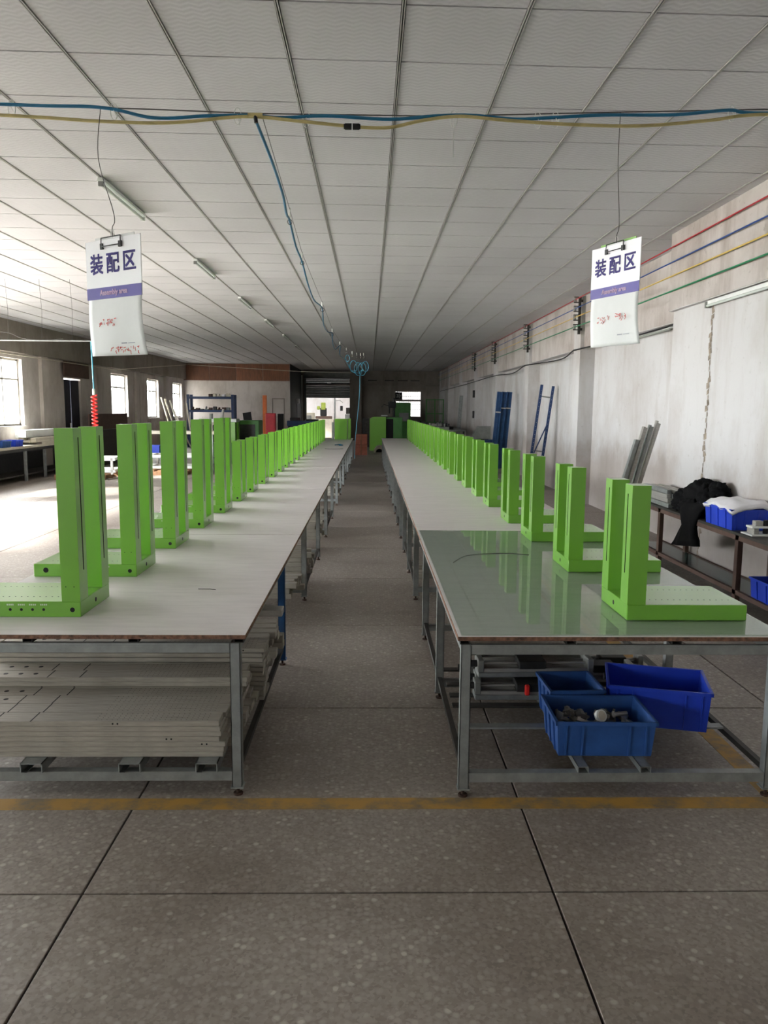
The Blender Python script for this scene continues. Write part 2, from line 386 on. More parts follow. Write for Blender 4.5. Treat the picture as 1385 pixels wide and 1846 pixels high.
def window_side(n, x, y0, y1, z0, z1, transom=True):
    w = struct(B(MB().box((x - .16, y0, z0), (x - .1, y0 + .05, z1)).box((x - .16, y1 - .05, z0), (x - .1, y1, z1)).box((x - .16, y0, z0), (x - .1, y1, z0 + .05)).box((x - .16, y0, z1 - .05), (x - .1, y1, z1))
                 .box((x - .16, (y0 + y1) / 2 - .025, z0), (x - .1, (y0 + y1) / 2 + .025, z1)).box((x - .16, y0, z0 + (z1 - z0) * .68), (x - .1, y1, z0 + (z1 - z0) * .68 + .04)), 'window_%d' % n, 'frame_white'))
    zm = z0 + (z1 - z0) * .68
    for a, b in ((y0 + .05, (y0 + y1) / 2 - .025), ((y0 + y1) / 2 + .025, y1 - .05)):
        for c, d in ((z0 + .05, zm), (zm + .04, z1 - .05)):
            B(box((x - .133, a, c), (x - .128, b, d)), 'pane', 'glass', w)
    B(box((x - .1, y0, z0 - .03), (x + .06, y1, z0)), 'window_sill', 'plaster_grey', w)
n = 0
for a, b, z0, z1 in OPEN:
    if z0 > 0: n += 1; window_side(n, XL, a, b, z0, z1)
    L = bpy.data.lights.new('window_daylight', 'AREA'); L.shape = 'RECTANGLE'; L.size = b - a; L.size_y = z1 - z0
    L.cycles.is_portal = True
    lo = bpy.data.objects.new('window_daylight', L); C.objects.link(lo); lo.location = (XL - .26, (a + b) / 2, (z0 + z1) / 2); lo.rotation_euler = (pi / 2, 0, -pi / 2)

# right wall: near bay, far bays, pilasters, beam
mr = MB().box((3.30, YB, 0), (4.0, 8.65, 2.66)).box((3.24, YB, 2.66), (4.0, 8.65, ZC + .1)).box((XR, 8.65, 0), (4.0, YF + .2, 2.62)).box((3.57, 8.65, 2.62), (4.0, YF + .2, ZC + .1))
wall_right = struct(B(mr, 'wall_right', 'plaster'))
B(box((3.232, YB, 2.668), (3.2405, 8.64, ZC)), 'render_band', 'plaster_up', wall_right)
B(box((3.562, 8.66, 2.63), (3.5705, YF, ZC)), 'render_band', 'plaster_up', wall_right)
random.seed(21); ck = MB()
for i in range(46):
    z = .12 + i * .055; y = 7.66 + random.uniform(-.02, .02) - .0 * z; wd = random.uniform(.008, .045)
    if 2.62 < z < 2.7: continue
    xx = 3.30 if z < 2.6 else 3.232
    ck.add([(xx - .003, y - wd, z), (xx - .003, y + wd * random.uniform(.4, 1), z - .02), (xx - .003, y + wd * .8, z + random.uniform(.02, .05)), (xx - .003, y - wd * random.uniform(.3, 1), z + random.uniform(.03, .06)), (xx + .004, y, z + .02)], [(0, 1, 2, 3), (0, 4, 1), (1, 4, 2), (2, 4, 3), (3, 4, 0)])
q_ = B(ck, 'crumbled_joint', 'crack', wall_right); q_['kind'] = 'stuff'
PIL = [13.2, 17.45, 22.0, 26.2, 30.5, 35.2, 39.4]
for y in PIL: B(box((3.5, y, 0), (3.76, y + .42, ZC)), 'pilaster', 'plaster', wall_right)

# far wall with shutter opening and grille window, partition, back wall
SH = (-3.2, -1.0, 2.11); FW = (1.28, 2.57, 1.2, 2.44)
m = MB().box((XL, YF, 0), (SH[0], YF + .2, ZC + .1)).box((SH[0], YF, SH[2] + 1.2), (SH[1], YF + .2, ZC + .1)).box((SH[1], YF, 0), (FW[0], YF + .2, ZC + .1))
m.box((FW[0], YF, 0), (FW[1], YF + .2, FW[2])).box((FW[0], YF, FW[3]), (FW[1], YF + .2, ZC + .1)).box((FW[1], YF, 0), (3.6, YF + .2, ZC + .1))
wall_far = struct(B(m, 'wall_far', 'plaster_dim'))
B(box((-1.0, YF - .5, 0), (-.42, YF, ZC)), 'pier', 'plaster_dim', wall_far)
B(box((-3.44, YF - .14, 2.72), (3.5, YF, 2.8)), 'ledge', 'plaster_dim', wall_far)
B(MB().box((-.1, YF - .02, 2.98), (.35, YF, 3.01)).box((.75, YF - .02, 2.98), (1.2, YF, 3.01)).box((1.4, YF - .02, 2.98), (1.9, YF, 3.01)).box((2.05, YF - .02, 2.98), (2.5, YF, 3.01)), 'vent_slot', 'hole', wall_far)
wall_back = struct(B(box((XL - .25, YB - .25, 0), (4.0, YB, ZC + .1)), 'wall_back', 'plaster'))
wall_inner = struct(B(MB().box((XL, 34.2, 0), (-3.45, 34.35, ZC)).box((-3.6, 34.35, 0), (-3.45, YF, ZC)), 'wall_inner', 'plaster_grey'))
B(box((-3.452, 34.36, 0), (-3.44, YF - .01, ZC)), 'side_lining', 'shutter', wall_inner)
for k, (a, b) in enumerate(((-8, -6.9), (-6.9, -5.75), (-5.75, -4.6), (-4.6, -3.45))):
    B(box((a + .006, 34.17, 2.74), (b - .006, 34.2, ZC - .02)), 'plywood_panel', ['plywood2', 'plywood2', 'plywood', 'plywood'][k], wall_inner)
# roller shutter, half raised
rs = struct(B(MB().box((SH[0] - .1, YF - .1, 0), (SH[0], YF + .02, 3.3)).box((SH[1], YF - .1, 0), (SH[1] + .1, YF + .02, 3.3)).box((SH[0] - .1, YF - .3, 3.08), (SH[1] + .1, YF, 3.4)), 'door_1', 'grey_m'))
for k in range(12):
    z = SH[2] + k * .085; B(MB().prism([(YF + .02, z), (YF - .0, z + .02), (YF - .0, z + .065), (YF + .02, z + .083), (YF + .03, z + .04)], 'x', SH[0], SH[1]), 'shutter_slat', 'shutter', rs)
B(box((-2.15, YF - .02, 2.82), (-1.95, YF - .002, 2.87)), 'handle', 'white_metal', rs)
# room behind the shutter
m = MB().box((XL, 49.8, 0), (.6, 50, 4.2)).box((.4, YF + .2, 0), (.6, 50, 4.2))
struct(B(m, 'wall_rear_room', 'plaster')); struct(B(box((XL, YF + .2, 4.2), (.6, 49.3, 4.35)), 'ceiling_rear_room', 'plaster'))
# far grille window
w = struct(B(MB().box((FW[0] - .05, YF - .03, FW[2] - .05), (FW[0], YF, FW[3] + .05)).box((FW[1], YF - .03, FW[2] - .05), (FW[1] + .05, YF, FW[3] + .05)).box((FW[0], YF - .03, FW[3]), (FW[1], YF, FW[3] + .05)).box((FW[0], YF - .03, 1.96), (FW[1], YF + .04, 2.05)), 'window_20', 'plaster_dim'))
for k in range(11): B(box((FW[0] + .1 + k * .113, YF + .05, FW[2]), (FW[0] + .118 + k * .113, YF + .07, FW[3])), 'grille_bar', 'grille', w)
for z in (1.55, 1.8, 2.2): B(box((FW[0], YF + .045, z), (FW[1], YF + .06, z + .02)), 'grille_rail', 'grille', w)
B(box((FW[0], YF + .09, FW[2]), (FW[1], YF + .095, FW[3])), 'pane', 'glass', w)
B(box((FW[0], YF - .02, 2.05), (FW[0] + .36, YF + .03, 2.42)), 'extractor_fan_panel', 'hole', w)
fb = MB()
for k in range(5):
    a = 2 * pi * k / 5; fb.obox((FW[0] + .18 + .03 * math.cos(a), YF - .03, 2.235 + .03 * math.sin(a)), (FW[0] + .18 + .13 * math.cos(a), YF - .03, 2.235 + .13 * math.sin(a)), .05, .004, (0, 1, 0))
B(fb, 'fan_blade', 'grey_m', w)
# dark door in the left wall with board above
d = struct(B(MB().box((XL - .12, 20.85, 0), (XL - .06, 21.42, 2.3)).box((XL - .12, 21.46, 0), (XL - .06, 22.05, 2.3)), 'door_2', 'door_navy'))
B(box((XL + .09, 20.6, 2.36), (XL + .12, 22.4, 2.76)), 'lintel_board', 'brown', d)
B(box((XL - .058, 21.3, .95), (XL - .03, 21.34, 1.15)), 'handle', 'white_metal', d)
# ground outside
struct(B(box((-60, -40, -.4), (-8.25, 90, -.21)), 'ground_outside', 'ground'))
struct(B(box((-15.2, 19.5, -.3), (-14.8, 52, 7.5)), 'wall_sky_block', 'plaster'))  # added wall outside, cuts daylight through the far left windows
struct(B(box((.7, 43.5, -.3), (6, 43.9, 6.5)), 'wall_glare_block', 'plaster'))  # added wall that hides bright sky behind the grille window
struct(B(box((.6, YF + .2, -.3), (6, 43.5, -.1)), 'ground_yard', 'ground'))
struct(B(box((.6, YF + .2, 4.2), (6, 43.36, 4.35)), 'roof_sky_block', 'plaster'))  # added roof, keeps sky light away from behind the grille window
struct(B(box((5.9, YF + .2, -.3), (6.1, 43.9, 6.5)), 'wall_yard_side', 'plaster'))

# ================================================================== TABLES
ZT = .69
foot_m = MB().cyl((0, 0, 0), (0, 0, .008), .02, n=10).cyl((0, 0, .008), (0, 0, .045), .007, n=8).mesh('foot', 'rust')
def leg_mesh(mat):  # open channel leg
    return MB().box((-.021, -.021, .04), (.021, -.018, .655)).box((-.021, -.021, .04), (-.018, .021, .655)).box((.018, -.021, .04), (.021, .021, .655)).box((-.026, -.026, .035), (.026, .026, .041)).mesh('leg', mat)
LEG = {'galv': leg_mesh('galv'), 'blue_steel': leg_mesh('blue_steel')}
def table(name, x0, x1, y0, y1, stations, label, blue=()):
    t = T(name, label, 'table', ((x0 + x1) / 2, y0, 0), 0, 'long rows of workshop tables')
    w = (x1 - x0) / 2; L = y1 - y0
    top = B(MB().bbox((-w, .002, ZT - .018), (w, L - .002, ZT - .0008), .001), 'top_board', 'board_edge', t)
    B(box((-w + .002, .004, ZT - .002), (w - .002, L - .004, ZT)), 'laminate', 'laminate', top)
    lx = (-w + .035, w - .045)
    ys = [s - y0 for s in stations]
    for yy in ys:
        for x in lx:
            l = O('leg', LEG['blue_steel' if (yy + y0 in blue and (x > 0) == (x0 < 0)) else 'galv'], t, (x, yy, 0)); O('foot', foot_m, l)
        B(MB().box((lx[0] + .021, yy - .02, .615), (lx[1] - .021, yy + .0, .655)).box((lx[0] + .021, yy - .021, .625), (lx[1] - .021, yy - .02, .645)), 'cross_rail', 'galv', t)
        B(MB().box((lx[0] + .021, yy - .02, .068), (lx[1] - .021, yy + .02, .108)), 'lower_cross_rail', 'galv', t)
    for x in lx:
        B(box((x - .018, ys[0], .617), (x + .018, max(ys[-1], L - .05), .653)), 'side_rail', 'galv', t)
        B(box((x - .012, ys[0] + .02, .10), (x + .012, ys[-1] - .02, .125)), 'lower_side_rail', 'galv_dark', t)
    for k in range(4):
        x = -w + .03 + (2 * w - .06) * k / 3 - .02
        B(MB().box((x, .012, .655), (x + .04, L - .01, .658)).box((x, .012, .655), (x + .003, L - .01, .672)).box((x + .037, .012, .655), (x + .04, L - .01, .672)), 'bearer', 'galv_dark', t)
    return t
RT = [(3.05, 5.82, (3.075, 4.19, 5.30)), (5.82, 9.1, (6.45, 7.55, 8.63)), (9.1, 12.4, (9.6, 10.7, 11.85)), (12.4, 15.7, (12.95, 14.05, 15.15)), (15.7, 19.0, (16.25, 17.35, 18.45)), (19.0, 21.6, (19.5, 20.5, 21.2)), (21.6, 24.1, (22.0, 23.0, 24.0))]
for k, (a, b, st) in enumerate(RT):
    table('work_table', .36, 1.715, a, b, st, 'grey-topped steel table, %s from the front in the right row%s' % (ORD[k], ', topped with sheet glass' if k == 0 else ''))
LT = [(3.07, 5.6, (3.095, 4.756)), (5.6, 8.9, (6.42, 8.19)), (8.9, 12.1, (9.67, 11.3)), (12.1, 15.3, (12.89, 14.5)), (15.3, 18.5, (16.1, 17.7)), (18.5, 21.7, (19.3, 20.9)), (21.7, 24.0, (22.2, 23.8))]
for k, (a, b, st) in enumerate(LT):
    table('work_table', -1.83, -.497, a, b, st, 'grey-topped steel table, %s from the front in the left row%s' % (ORD[k], ', with one blue leg' if k == 0 else ''), blue=(4.756,) if k == 0 else ())
g = B(MB().bbox((-.665, 0, 0), (.665, 2.72, .006), .0015), 'glass_sheet', 'sheet_glass', None, (1.04, 3.066, ZT))
tag(g, 'large sheet of clear greenish glass lying on the front right table', 'glass sheet')
scr = B(MB().tube(smoothpath([(.5, 4.55, ZT + .008), (.62, 4.78, ZT + .008), (.85, 4.85, ZT + .008), (1.0, 4.8, ZT + .008)]), .0022, 5), 'wire_offcut', 'wire')
tag(scr, 'thin curved wire lying on the glass sheet', 'wire')

# ================================================================== GREEN STANDS
def slotted_column(w, d, z0, z1, slot):
    # column x 0..w, y 0..d ; slot cut into the x=0 face: (y0,y1,za,zb)
    y0, y1, a, b = slot; m = MB()
    V = [(0, 0, z0), (w, 0, z0), (w, d, z0), (0, d, z0), (0, 0, z1), (w, 0, z1), (w, d, z1), (0, d, z1)]
    m.add(V, [(0, 3, 2, 1), (4, 5, 6, 7), (0, 1, 5, 4), (1, 2, 6, 5), (2, 3, 7, 6)])
    m.add([(0, 0, z0), (0, d, z0), (0, d, z1), (0, 0, z1), (0, y0, a), (0, y1, a), (0, y1, b), (0, y0, b)], [(0, 4, 5, 1), (1, 5, 6, 2), (2, 6, 7, 3), (3, 7, 4, 0)])
    s = MB().add([(0, y0, a), (0, y1, a), (0, y1, b), (0, y0, b), (.02, y0, a), (.02, y1, a), (.02, y1, b), (.02, y0, b)], [(0, 1, 5, 4), (1, 2, 6, 5), (2, 3, 7, 6), (3, 0, 4, 7), (4, 5, 6, 7)])
    return m, s
def disc(c, r, axis, n=12):
    p = Vector(c); q = p.copy(); q[axis] += -.0008 if axis else -.0008
    return MB().cyl(p, q, r, n=n)
def stand_meshes(height, blen, front_marks):
    # local frame: aisle face is x=0, base runs to +x, near face y=0 ; D deep in y
    D = .376; CW = .08; CD = .095; HB = .069; d = {}
    d['base'] = MB().bbox((0, 0, 0), (blen, D, HB), .003).mesh('base', 'green')
    for k, y in enumerate((0, D - CD)):
        s = (.05, .06, .20, height - .04) if k == 0 else (.035, .045, .20, height - .04)
        c, sl = slotted_column(CW, CD, HB, height, s); d['col%d' % k] = c.mesh('column', 'green'); d['slot%d' % k] = sl.mesh('slot', 'hole')
    h = MB()
    for row in (.09, D - .09):
        for i in range(14): h.cyl((CW + .05 + i * .027, row, HB - .001), (CW + .05 + i * .027, row, HB + .0006), .0028, n=6)
    d['hole_row'] = h.mesh('hole_row', 'hole')
    d['port'] = MB().cyl((-.0007, D * .5, .034), (.003, D * .5, .034), .0105, n=14).mesh('port', 'hole')
    d['fport'] = MB().cyl((.036, -.0007, .033), (.036, .003, .033), .0105, n=14).mesh('port', 'hole')
    d['eport'] = MB().cyl((blen - .065, -.0007, .036), (blen - .065, .003, .036), .014, n=14).mesh('port', 'hole')
    q = MB()
    for i in range(4): q.cyl((.16 + i * .048, -.0007, .034), (.16 + i * .048, .003, .034), .0062, n=12)
    d['jack'] = q.mesh('jack_row', 'hole')
    q = MB()
    for i in range(4):
        for k in range(4): q.box((.145 + i * .048 + k * .008, -.0006, .052), (.150 + i * .048 + k * .008, .0, .059))
    d['print'] = q.mesh('print', 'print')
    d['rivet'] = MB().cyl((.025, -.0006, .135), (.025, .002, .135), .0025, n=6).cyl((.06, -.0006, .135), (.06, .002, .135), .0025, n=6).mesh('rivet', 'hole')
    return d
SM = {'tall': stand_meshes(.818, .55, True), 'short': stand_meshes(.587, .525, False)}
def stand(kind, side, y, label, x=None, rz=0, detail=True, group=None):
    md = SM[kind]; xx = x if x is not None else (1.117 if side > 0 else -1.252)
    t = T('machine_stand', label, 'machine stand', (xx, y, ZT), rz, group)
    if side < 0: md = MIR[kind]
    b = O('base', md['base'], t)
    for k in (0, 1):
        c = O('column', md['col%d' % k], t, (0, 0 if k == 0 else (.376 - .095), 0)); O('slot', md['slot%d' % k], c)
    O('port', md['port'], b)
    if side < 0: O('port', md['fport'], b)
    if detail:
        O('hole_row', md['hole_row'], b)
        if side < 0:
            O('port', md['eport'], b); O('rivet', md['rivet'], t); O('print', md['print'], b)
            if y < 4: O('jack_row', md['jack'], b)
    return t
MIR = {}
for k in SM:
    MIR[k] = {}
    for n_, me in SM[k].items():
        c = me.copy(); c.transform(Matrix.Scale(-1, 4, (1, 0, 0))); c.flip_normals(); MIR[k][n_] = c
RY = [3.28, 4.289, 5.302, 6.2, 7.256, 8.13, 9.046, 9.928, 10.9, 11.77, 12.6, 13.416, 14.25, 15.1, 15.95, 16.8, 17.7, 18.6, 19.5, 20.4, 21.3, 22.2, 23.1]
for k, y in enumerate(RY):
    t = stand('short', 1, y, 'bright green two-column stand, %s from the front on the right table row' % ORD[k], detail=y < 9, group='green stands on the right table row')
    if y < 5.79: t.location.z += .006
LY = [3.337, 4.158, 5.015, 5.882, 6.746, 7.612, 8.435, 9.38, 10.3, 11.15, 12.0, 12.85, 13.7, 14.6, 15.5, 16.4, 17.3, 18.2, 19.1, 20.0, 20.9, 21.8]
for k, y in enumerate(LY):
    stand('tall' if k < 5 else 'short', -1, y, '%s green two-column stand, %s from the front on the left table row' % ('tall bright' if k < 5 else 'shorter bright', ORD[k]), detail=y < 9, group='green stands on the left table row')
# green enclosure turned sideways at the far end of the left row
t = T('green_enclosure', 'wide green sheet-metal enclosure at the far end of the left table row', 'enclosure', (-1.02, 22.95, ZT))
B(MB().bbox((0, 0, .0), (.36, .3, .60), .006), 'panel_box', 'green', t); B(MB().bbox((.375, .05, 0), (.47, .3, .605), .006), 'column', 'green', t); B(MB().box((-.09, .1, 0), (-.03, .2, .5)), 'post', 'grey_m', t)

# things lying on the left table top far away
tag(B(MB().tube(smoothpath([(-1.0, 17.6, ZT + .004), (-.85, 17.45, ZT + .004), (-.7, 17.5, ZT + .004), (-.6, 17.62, ZT + .004)]), .006, 6), 'cable', 'wire'), 'short grey cable lying on the far left table', 'cable')
tag(B(MB().tube(smoothpath([(-.85, 19.3, ZT + .012), (-.78, 19.5, ZT + .012), (-.7, 19.45, ZT + .012), (-.66, 19.2, ZT + .012), (-.74, 19.1, ZT + .012)]), .012, 6), 'hose_coil', 'hose_blue'), 'small blue hose offcut lying on the far left table', 'hose')
tag(B(MB().tube([(-.86, 3.87, ZT + .002), (-.8, 3.87, ZT + .002), (-.77, 3.86, ZT + .002)], .0014, 5), 'wire_offcut', 'black'), 'tiny wire offcut on the front left table', 'wire')

# ================================================================== UNDER THE LEFT FRONT TABLE: plates on channels
for k, x in enumerate((-1.38, -.98, -.665)):
    t = B(MB().box((-.045, 3.06, .108), (-.041, 4.2, .15)).box((-.045, 3.06, .146), (.045, 4.2, .15)).box((.041, 3.06, .108), (.045, 4.2, .15)).box((-.045, 3.06, .108), (-.02, 4.2, .111)), 'channel_support', 'galv', None, (x, 0, 0))
    tag(t, 'galvanised channel laid across the lower rails under the plates, %s from the aisle' % ['third', 'second', 'first'][k], 'steel channel', 'channel supports')
def plate_mesh(L):
    m = MB(); w, h = .098, .0215
    m.bbox((-L, 0, 0), (0, w, h), .0015)
    return m.mesh('plate', 'alu_plate')
PM = plate_mesh(1.3)
pd = MB()
for r in range(4):
    for i in range(22): pd.cyl((-.05 - i * .022, .018 + r * .021, .0213), (-.05 - i * .022, .018 + r * .021, .0219), .002, n=6)
for i in range(3): pd.cyl((-1.0 - i * .07, .05, .0213), (-1.0 - i * .07, .05, .0219), .011, n=10)
pd.box((-.93, 0, .0213), (-.925, .098, .0219)).box((-.78, 0, .0213), (-.775, .098, .0219))
PD = pd.mesh('drilled_pattern', 'hole')
hs = MB().cyl((-.02, -.0006, .011), (-.02, .002, .011), .004, n=8).cyl((-.04, -.0006, .011), (-.04, .002, .011), .004, n=8).mesh('bolt_hole', 'hole')
def plate(x, y, z, top=False, rz=0.0, row='', lev=0):
    t = O('aluminium_plate', PM, None, (x, y, z), (0, 0, rz))
    tag(t, 'grey aluminium plate, %s from the bottom in the %s row under the left front table' % (ORD[lev], row), 'metal plate', 'plates stacked under the left front table')
    if top: O('drilled_pattern', PD, t)
    if random.random() < .3: O('bolt_hole', hs, t, (-random.uniform(.05, .6), 0, 0))
random.seed(3)
for r in range(6):
    y = 3.12 + r * .1; nl = [3, 7, 7, 7, 7, 7][r] if r else 7
    for k in range(nl):
        z = .151 + k * .0222
        xe = -.60 + (.0 if k < 3 else (-.03 if k == 3 else -.025)) + random.uniform(-.012, .012) + (.02 if r > 2 else 0)
        plate(xe + r * .006, y, z, k == nl - 1, 0, ORD[r], k)
for r in range(2):
    for k in range(2): plate(-.585 + random.uniform(-.02, .02), 3.53 + r * .1, .151 + (7 + k) * .0222, k == 1, 0, ORD[4 + r], 7 + k)
for r in range(2):
    for k in range(11): plate(-.52 + random.uniform(-.02, .01), 3.76 + r * .1, .151 + k * .0245, k == 10, 0, ORD[6 + r], k)
# profiles under the following left tables
prof = MB().bbox((-.55, 0, 0), (.55, .08, .04), .003).mesh('profile', 'alu_plate')
random.seed(11)
for pi_, (y0, rows, lay) in enumerate(((4.25, 4, 5), (5.95, 4, 3), (6.8, 5, 5), (8.7, 3, 4), (10.0, 5, 4), (13.2, 5, 4), (16.5, 5, 4))):
    for r in range(rows):
        for k in range(lay):
            t = O('aluminium_profile', prof, None, (-1.12 + random.uniform(-.05, .06), y0 + r * .1, .126 + k * .0405))
            tag(t, 'dusty aluminium bar, %s layer, %s row of the %s pile under the left tables' % (ORD[k], ORD[r], ORD[pi_]), 'metal bar', 'bars piled under the left table row')
tag(B(MB().bbox((-.5, 0, 0), (.5, .1, .035), .003), 'aluminium_profile', 'alu', None, (-.96, 4.05, .50)), 'loose aluminium bar lying on top of the plate stack, end jutting into the aisle', 'metal bar')

# ================================================================== CRATES
def crate(name, w, d, h, mat, label, loc, rz=0, ribs=4):
    t = T(name, label, 'crate', loc, rz)
    tp = .012; th = .005; m = MB()
    o0 = [(tp, tp), (w - tp, tp), (w - tp, d - tp), (tp, d - tp)]; o1 = [(0, 0), (w, 0), (w, d), (0, d)]
    i1 = [(th, th), (w - th, th), (w - th, d - th), (th, d - th)]; i0 = [(tp + th, tp + th), (w - tp - th, tp + th), (w - tp - th, d - tp - th), (tp + th, d - tp - th)]
    vs = [(x, y, 0) for x, y in o0] + [(x, y, h) for x, y in o1] + [(x, y, h) for x, y in i1] + [(x, y, .006) for x, y in i0]
    fs = [(3, 2, 1, 0), (12, 13, 14, 15)]
    for k in range(4):
        q = (k + 1) % 4; fs += [(k, q, 4 + q, 4 + k), (4 + k, 4 + q, 8 + q, 8 + k), (8 + k, 8 + q, 12 + q, 12 + k)]
    B(m.add(vs, fs), 'bin', mat, t)
    r = MB(); e = .008
    for a, b in (((-e, -e), (w + e, 0.002)), ((-e, d - .002), (w + e, d + e)), ((-e, -e), (.002, d + e)), ((w - .002, -e), (w + e, d + e))): r.box((a[0], a[1], h - .014), (b[0], b[1], h + .002))
    B(r, 'rim', mat, t)
    xs = [.04, .11] + [w - .11, w - .04] if ribs == 4 else [w * (k + 1) / (ribs + 1) for k in range(ribs)]
    for x in xs:
        for (ya, yb) in ((0, tp), (d, d - tp)):
            s = -1 if ya == 0 else 1
            B(MB().add([(x - .004, yb, .004), (x + .004, yb, .004), (x + .004, ya, h - .014), (x - .004, ya, h - .014), (x - .004, yb + s * .007, .004), (x + .004, yb + s * .007, .004), (x + .004, ya + s * .007, h - .014), (x - .004, ya + s * .007, h - .014)],
                       [(0, 3, 2, 1), (4, 5, 6, 7), (0, 1, 5, 4), (1, 2, 6, 5), (2, 3, 7, 6), (3, 0, 4, 7)]), 'rib', mat, t)
    for y in (d * .22, d * .5, d * .78):
        for (xa, xb) in ((0, tp), (w, w - tp)):
            s = -1 if xa == 0 else 1
            B(MB().add([(xb, y - .004, .004), (xb, y + .004, .004), (xa, y + .004, h - .014), (xa, y - .004, h - .014), (xb + s * .007, y - .004, .004), (xb + s * .007, y + .004, .004), (xa + s * .007, y + .004, h - .014), (xa + s * .007, y - .004, h - .014)],
                       [(0, 1, 2, 3), (7, 6, 5, 4), (0, 4, 5, 1), (1, 5, 6, 2), (2, 6, 7, 3), (3, 7, 4, 0)]), 'rib', mat, t)
    return t
crate('plastic_crate', .42, .31, .155, 'crate_old', 'faded blue plastic crate full of metal parts under the front right table', (.80, 3.15, .135), -.02)
crate('plastic_crate', .45, .33, .19, 'crate', 'bright blue plastic crate behind the faded one under the front right table', (1.125, 3.5, .135), -.26)
crate('plastic_crate', .25, .26, .17, 'crate_old', 'old faded blue crate mostly hidden behind the crate of metal parts', (.85, 3.475, .135), .04)
for k, x in enumerate((.87, 1.13)):
    tag(B(MB().box((x, 3.058, .108), (x + .003, 4.5, .134)).box((x + .042, 3.058, .108), (x + .045, 4.5, .134)).box((x, 3.058, .131), (x + .045, 4.5, .134)), 'support_channel', 'galv', None), '%s steel channel from the aisle lying on the lower rails under the crates' % ORD[k], 'steel channel', 'channels under the crates')
random.seed(5)
def part_block(kind):
    m = MB()
    if kind == 0: m.bbox((-.035, -.012, -.008), (.035, .012, .008), .002).cyl((-.02, 0, .008), (-.02, 0, .014), .007, n=10)
    elif kind == 1: m.prism([(-.03, 0), (.03, 0), (.03, .008), (-.02, .008), (-.02, .03), (-.03, .03)], 'y', -.014, .014)
    else: m.cyl((-.03, 0, 0), (.03, 0, 0), .010, n=12).cyl((.03, 0, 0), (.036, 0, 0), .014, n=12)
    return m.mesh('metal_part', 'alu' if kind != 1 else 'grey_m')
PB = [part_block(k) for k in range(3)]
for i in range(34):
    x = .845 + random.random() * .33; y = 3.19 + random.random() * .22; z = .195 + random.random() * .055
    tag(O('metal_part', PB[i % 3], None, (x, y, z), (random.uniform(-.5, .5), random.uniform(-.4, .4), random.uniform(0, 6.28))), 'small machined metal part loose in the faded blue crate', 'metal part', 'metal parts in the faded blue crate')
t = T('round_knob', 'pale round metal cap standing among the parts in the faded crate', 'metal cap', (1.02, 3.27, .268), 0, None, (1.1, .2, .3))
B(MB().cyl((0, 0, -.008), (0, 0, .008), .027, n=24), 'disc', 'white_metal', t); B(MB().cyl((0, 0, .008), (0, 0, .011), .02, n=20), 'face', 'cream_m', t)
for i in range(9):
    x = 1.24 + random.random() * .25; y = 3.52 + random.random() * .16
    tag(O('metal_part', PB[i % 3], None, (x, y, .158 + random.random() * .02), (random.uniform(-.3, .3), 0, random.uniform(0, 6))), 'small metal part on the floor of the bright blue crate', 'metal part', 'metal parts in the bright blue crate')
# slide assemblies on the shelf further back under the right row
def slide_unit(label, x, y, z, rz, L=.6, knob=None):
    t = T('slide_unit', label, 'machine part', (x, y, z), rz)
    B(MB().bbox((-L / 2, -.05, 0), (L / 2, .05, .025), .003), 'bed', 'galv', t)
    for s in (-1, 1): B(MB().box((-L / 2 + .02, s * .032 - .007, .025), (L / 2 - .02, s * .032 + .007, .042)), 'rail', 'alu', t)
    B(MB().bbox((-.09, -.055, .043), (.05, .055, .085), .004), 'carriage', 'dark', t)
    B(MB().bbox((-L / 2, -.045, .026), (-L / 2 + .03, .045, .09), .003), 'end_block', 'grey_m', t); B(MB().bbox((L / 2 - .03, -.045, .026), (L / 2, .045, .09), .003), 'end_block', 'grey_m', t)
    B(MB().cyl((-L / 2 + .03, 0, .06), (L / 2 - .03, 0, .06), .007, n=8), 'lead_screw', 'alu', t)
    B(MB().cyl((-L / 2 - .05, 0, .06), (-L / 2, 0, .06), .018, n=12), 'motor', 'dark', t)
    if knob: B(MB().bbox((-.05, -.075, .03), (-.025, -.05, .085), .006) if knob == 1 else MB().obox((.0, -.07, .05), (.06, -.075, .03), .018, .018), 'clamp_handle', 'red_hose', t)
k = 0
for (x, y, z, rz, kn) in ((.84, 3.85, .136, .0, 1), (.86, 3.98, .136, -.0, 2), (1.3, 4.14, .136, .0, 0), (.84, 4.13, .136, .0, 0), (.86, 3.91, .236, .03, 0), (1.45, 3.99, .136, -.0, 0), (.88, 4.08, .236, -.04, 0), (1.4, 4.28, .136, .0, 0)):
    slide_unit('grey linear slide unit %s under the front right table' % ['with an upright orange lever', 'with a slanting orange lever', 'right of the others behind the crates', 'lying hindmost on the left', 'stacked on top nearest the front', 'half hidden behind the bright blue crate', 'stacked on top at the back', 'turned askew at the right rear'][k], x, y, z, rz, {2: .3, 5: .3, 7: .3}.get(k, .6), kn); k += 1
for k, y in enumerate((3.46, 3.72, 3.86, 4.02, 4.26)):
    tag(B(box((.42, y, .126), (1.66, y + .05, .1345)), 'flat_bar', 'galv_dark' if k else 'galv', None), '%s flat steel bar from the front laid across under the right front table' % ORD[k], 'steel bar', 'flat bars under the right front table')
random.seed(8)
for pi_, (y0, rows, lay) in enumerate(((6.7, 4, 2), (8.9, 3, 2), (11.0, 4, 3), (14.2, 4, 3))):
    for r in range(rows):
        for k in range(lay):
            tag(O('aluminium_profile', prof, None, (1.0 + random.uniform(-.04, .06), y0 + r * .1, .126 + k * .0405)), 'dusty aluminium bar, %s layer, %s row of the %s pile under the right tables' % (ORD[k], ORD[r], ORD[pi_]), 'metal bar', 'bars piled under the right table row')
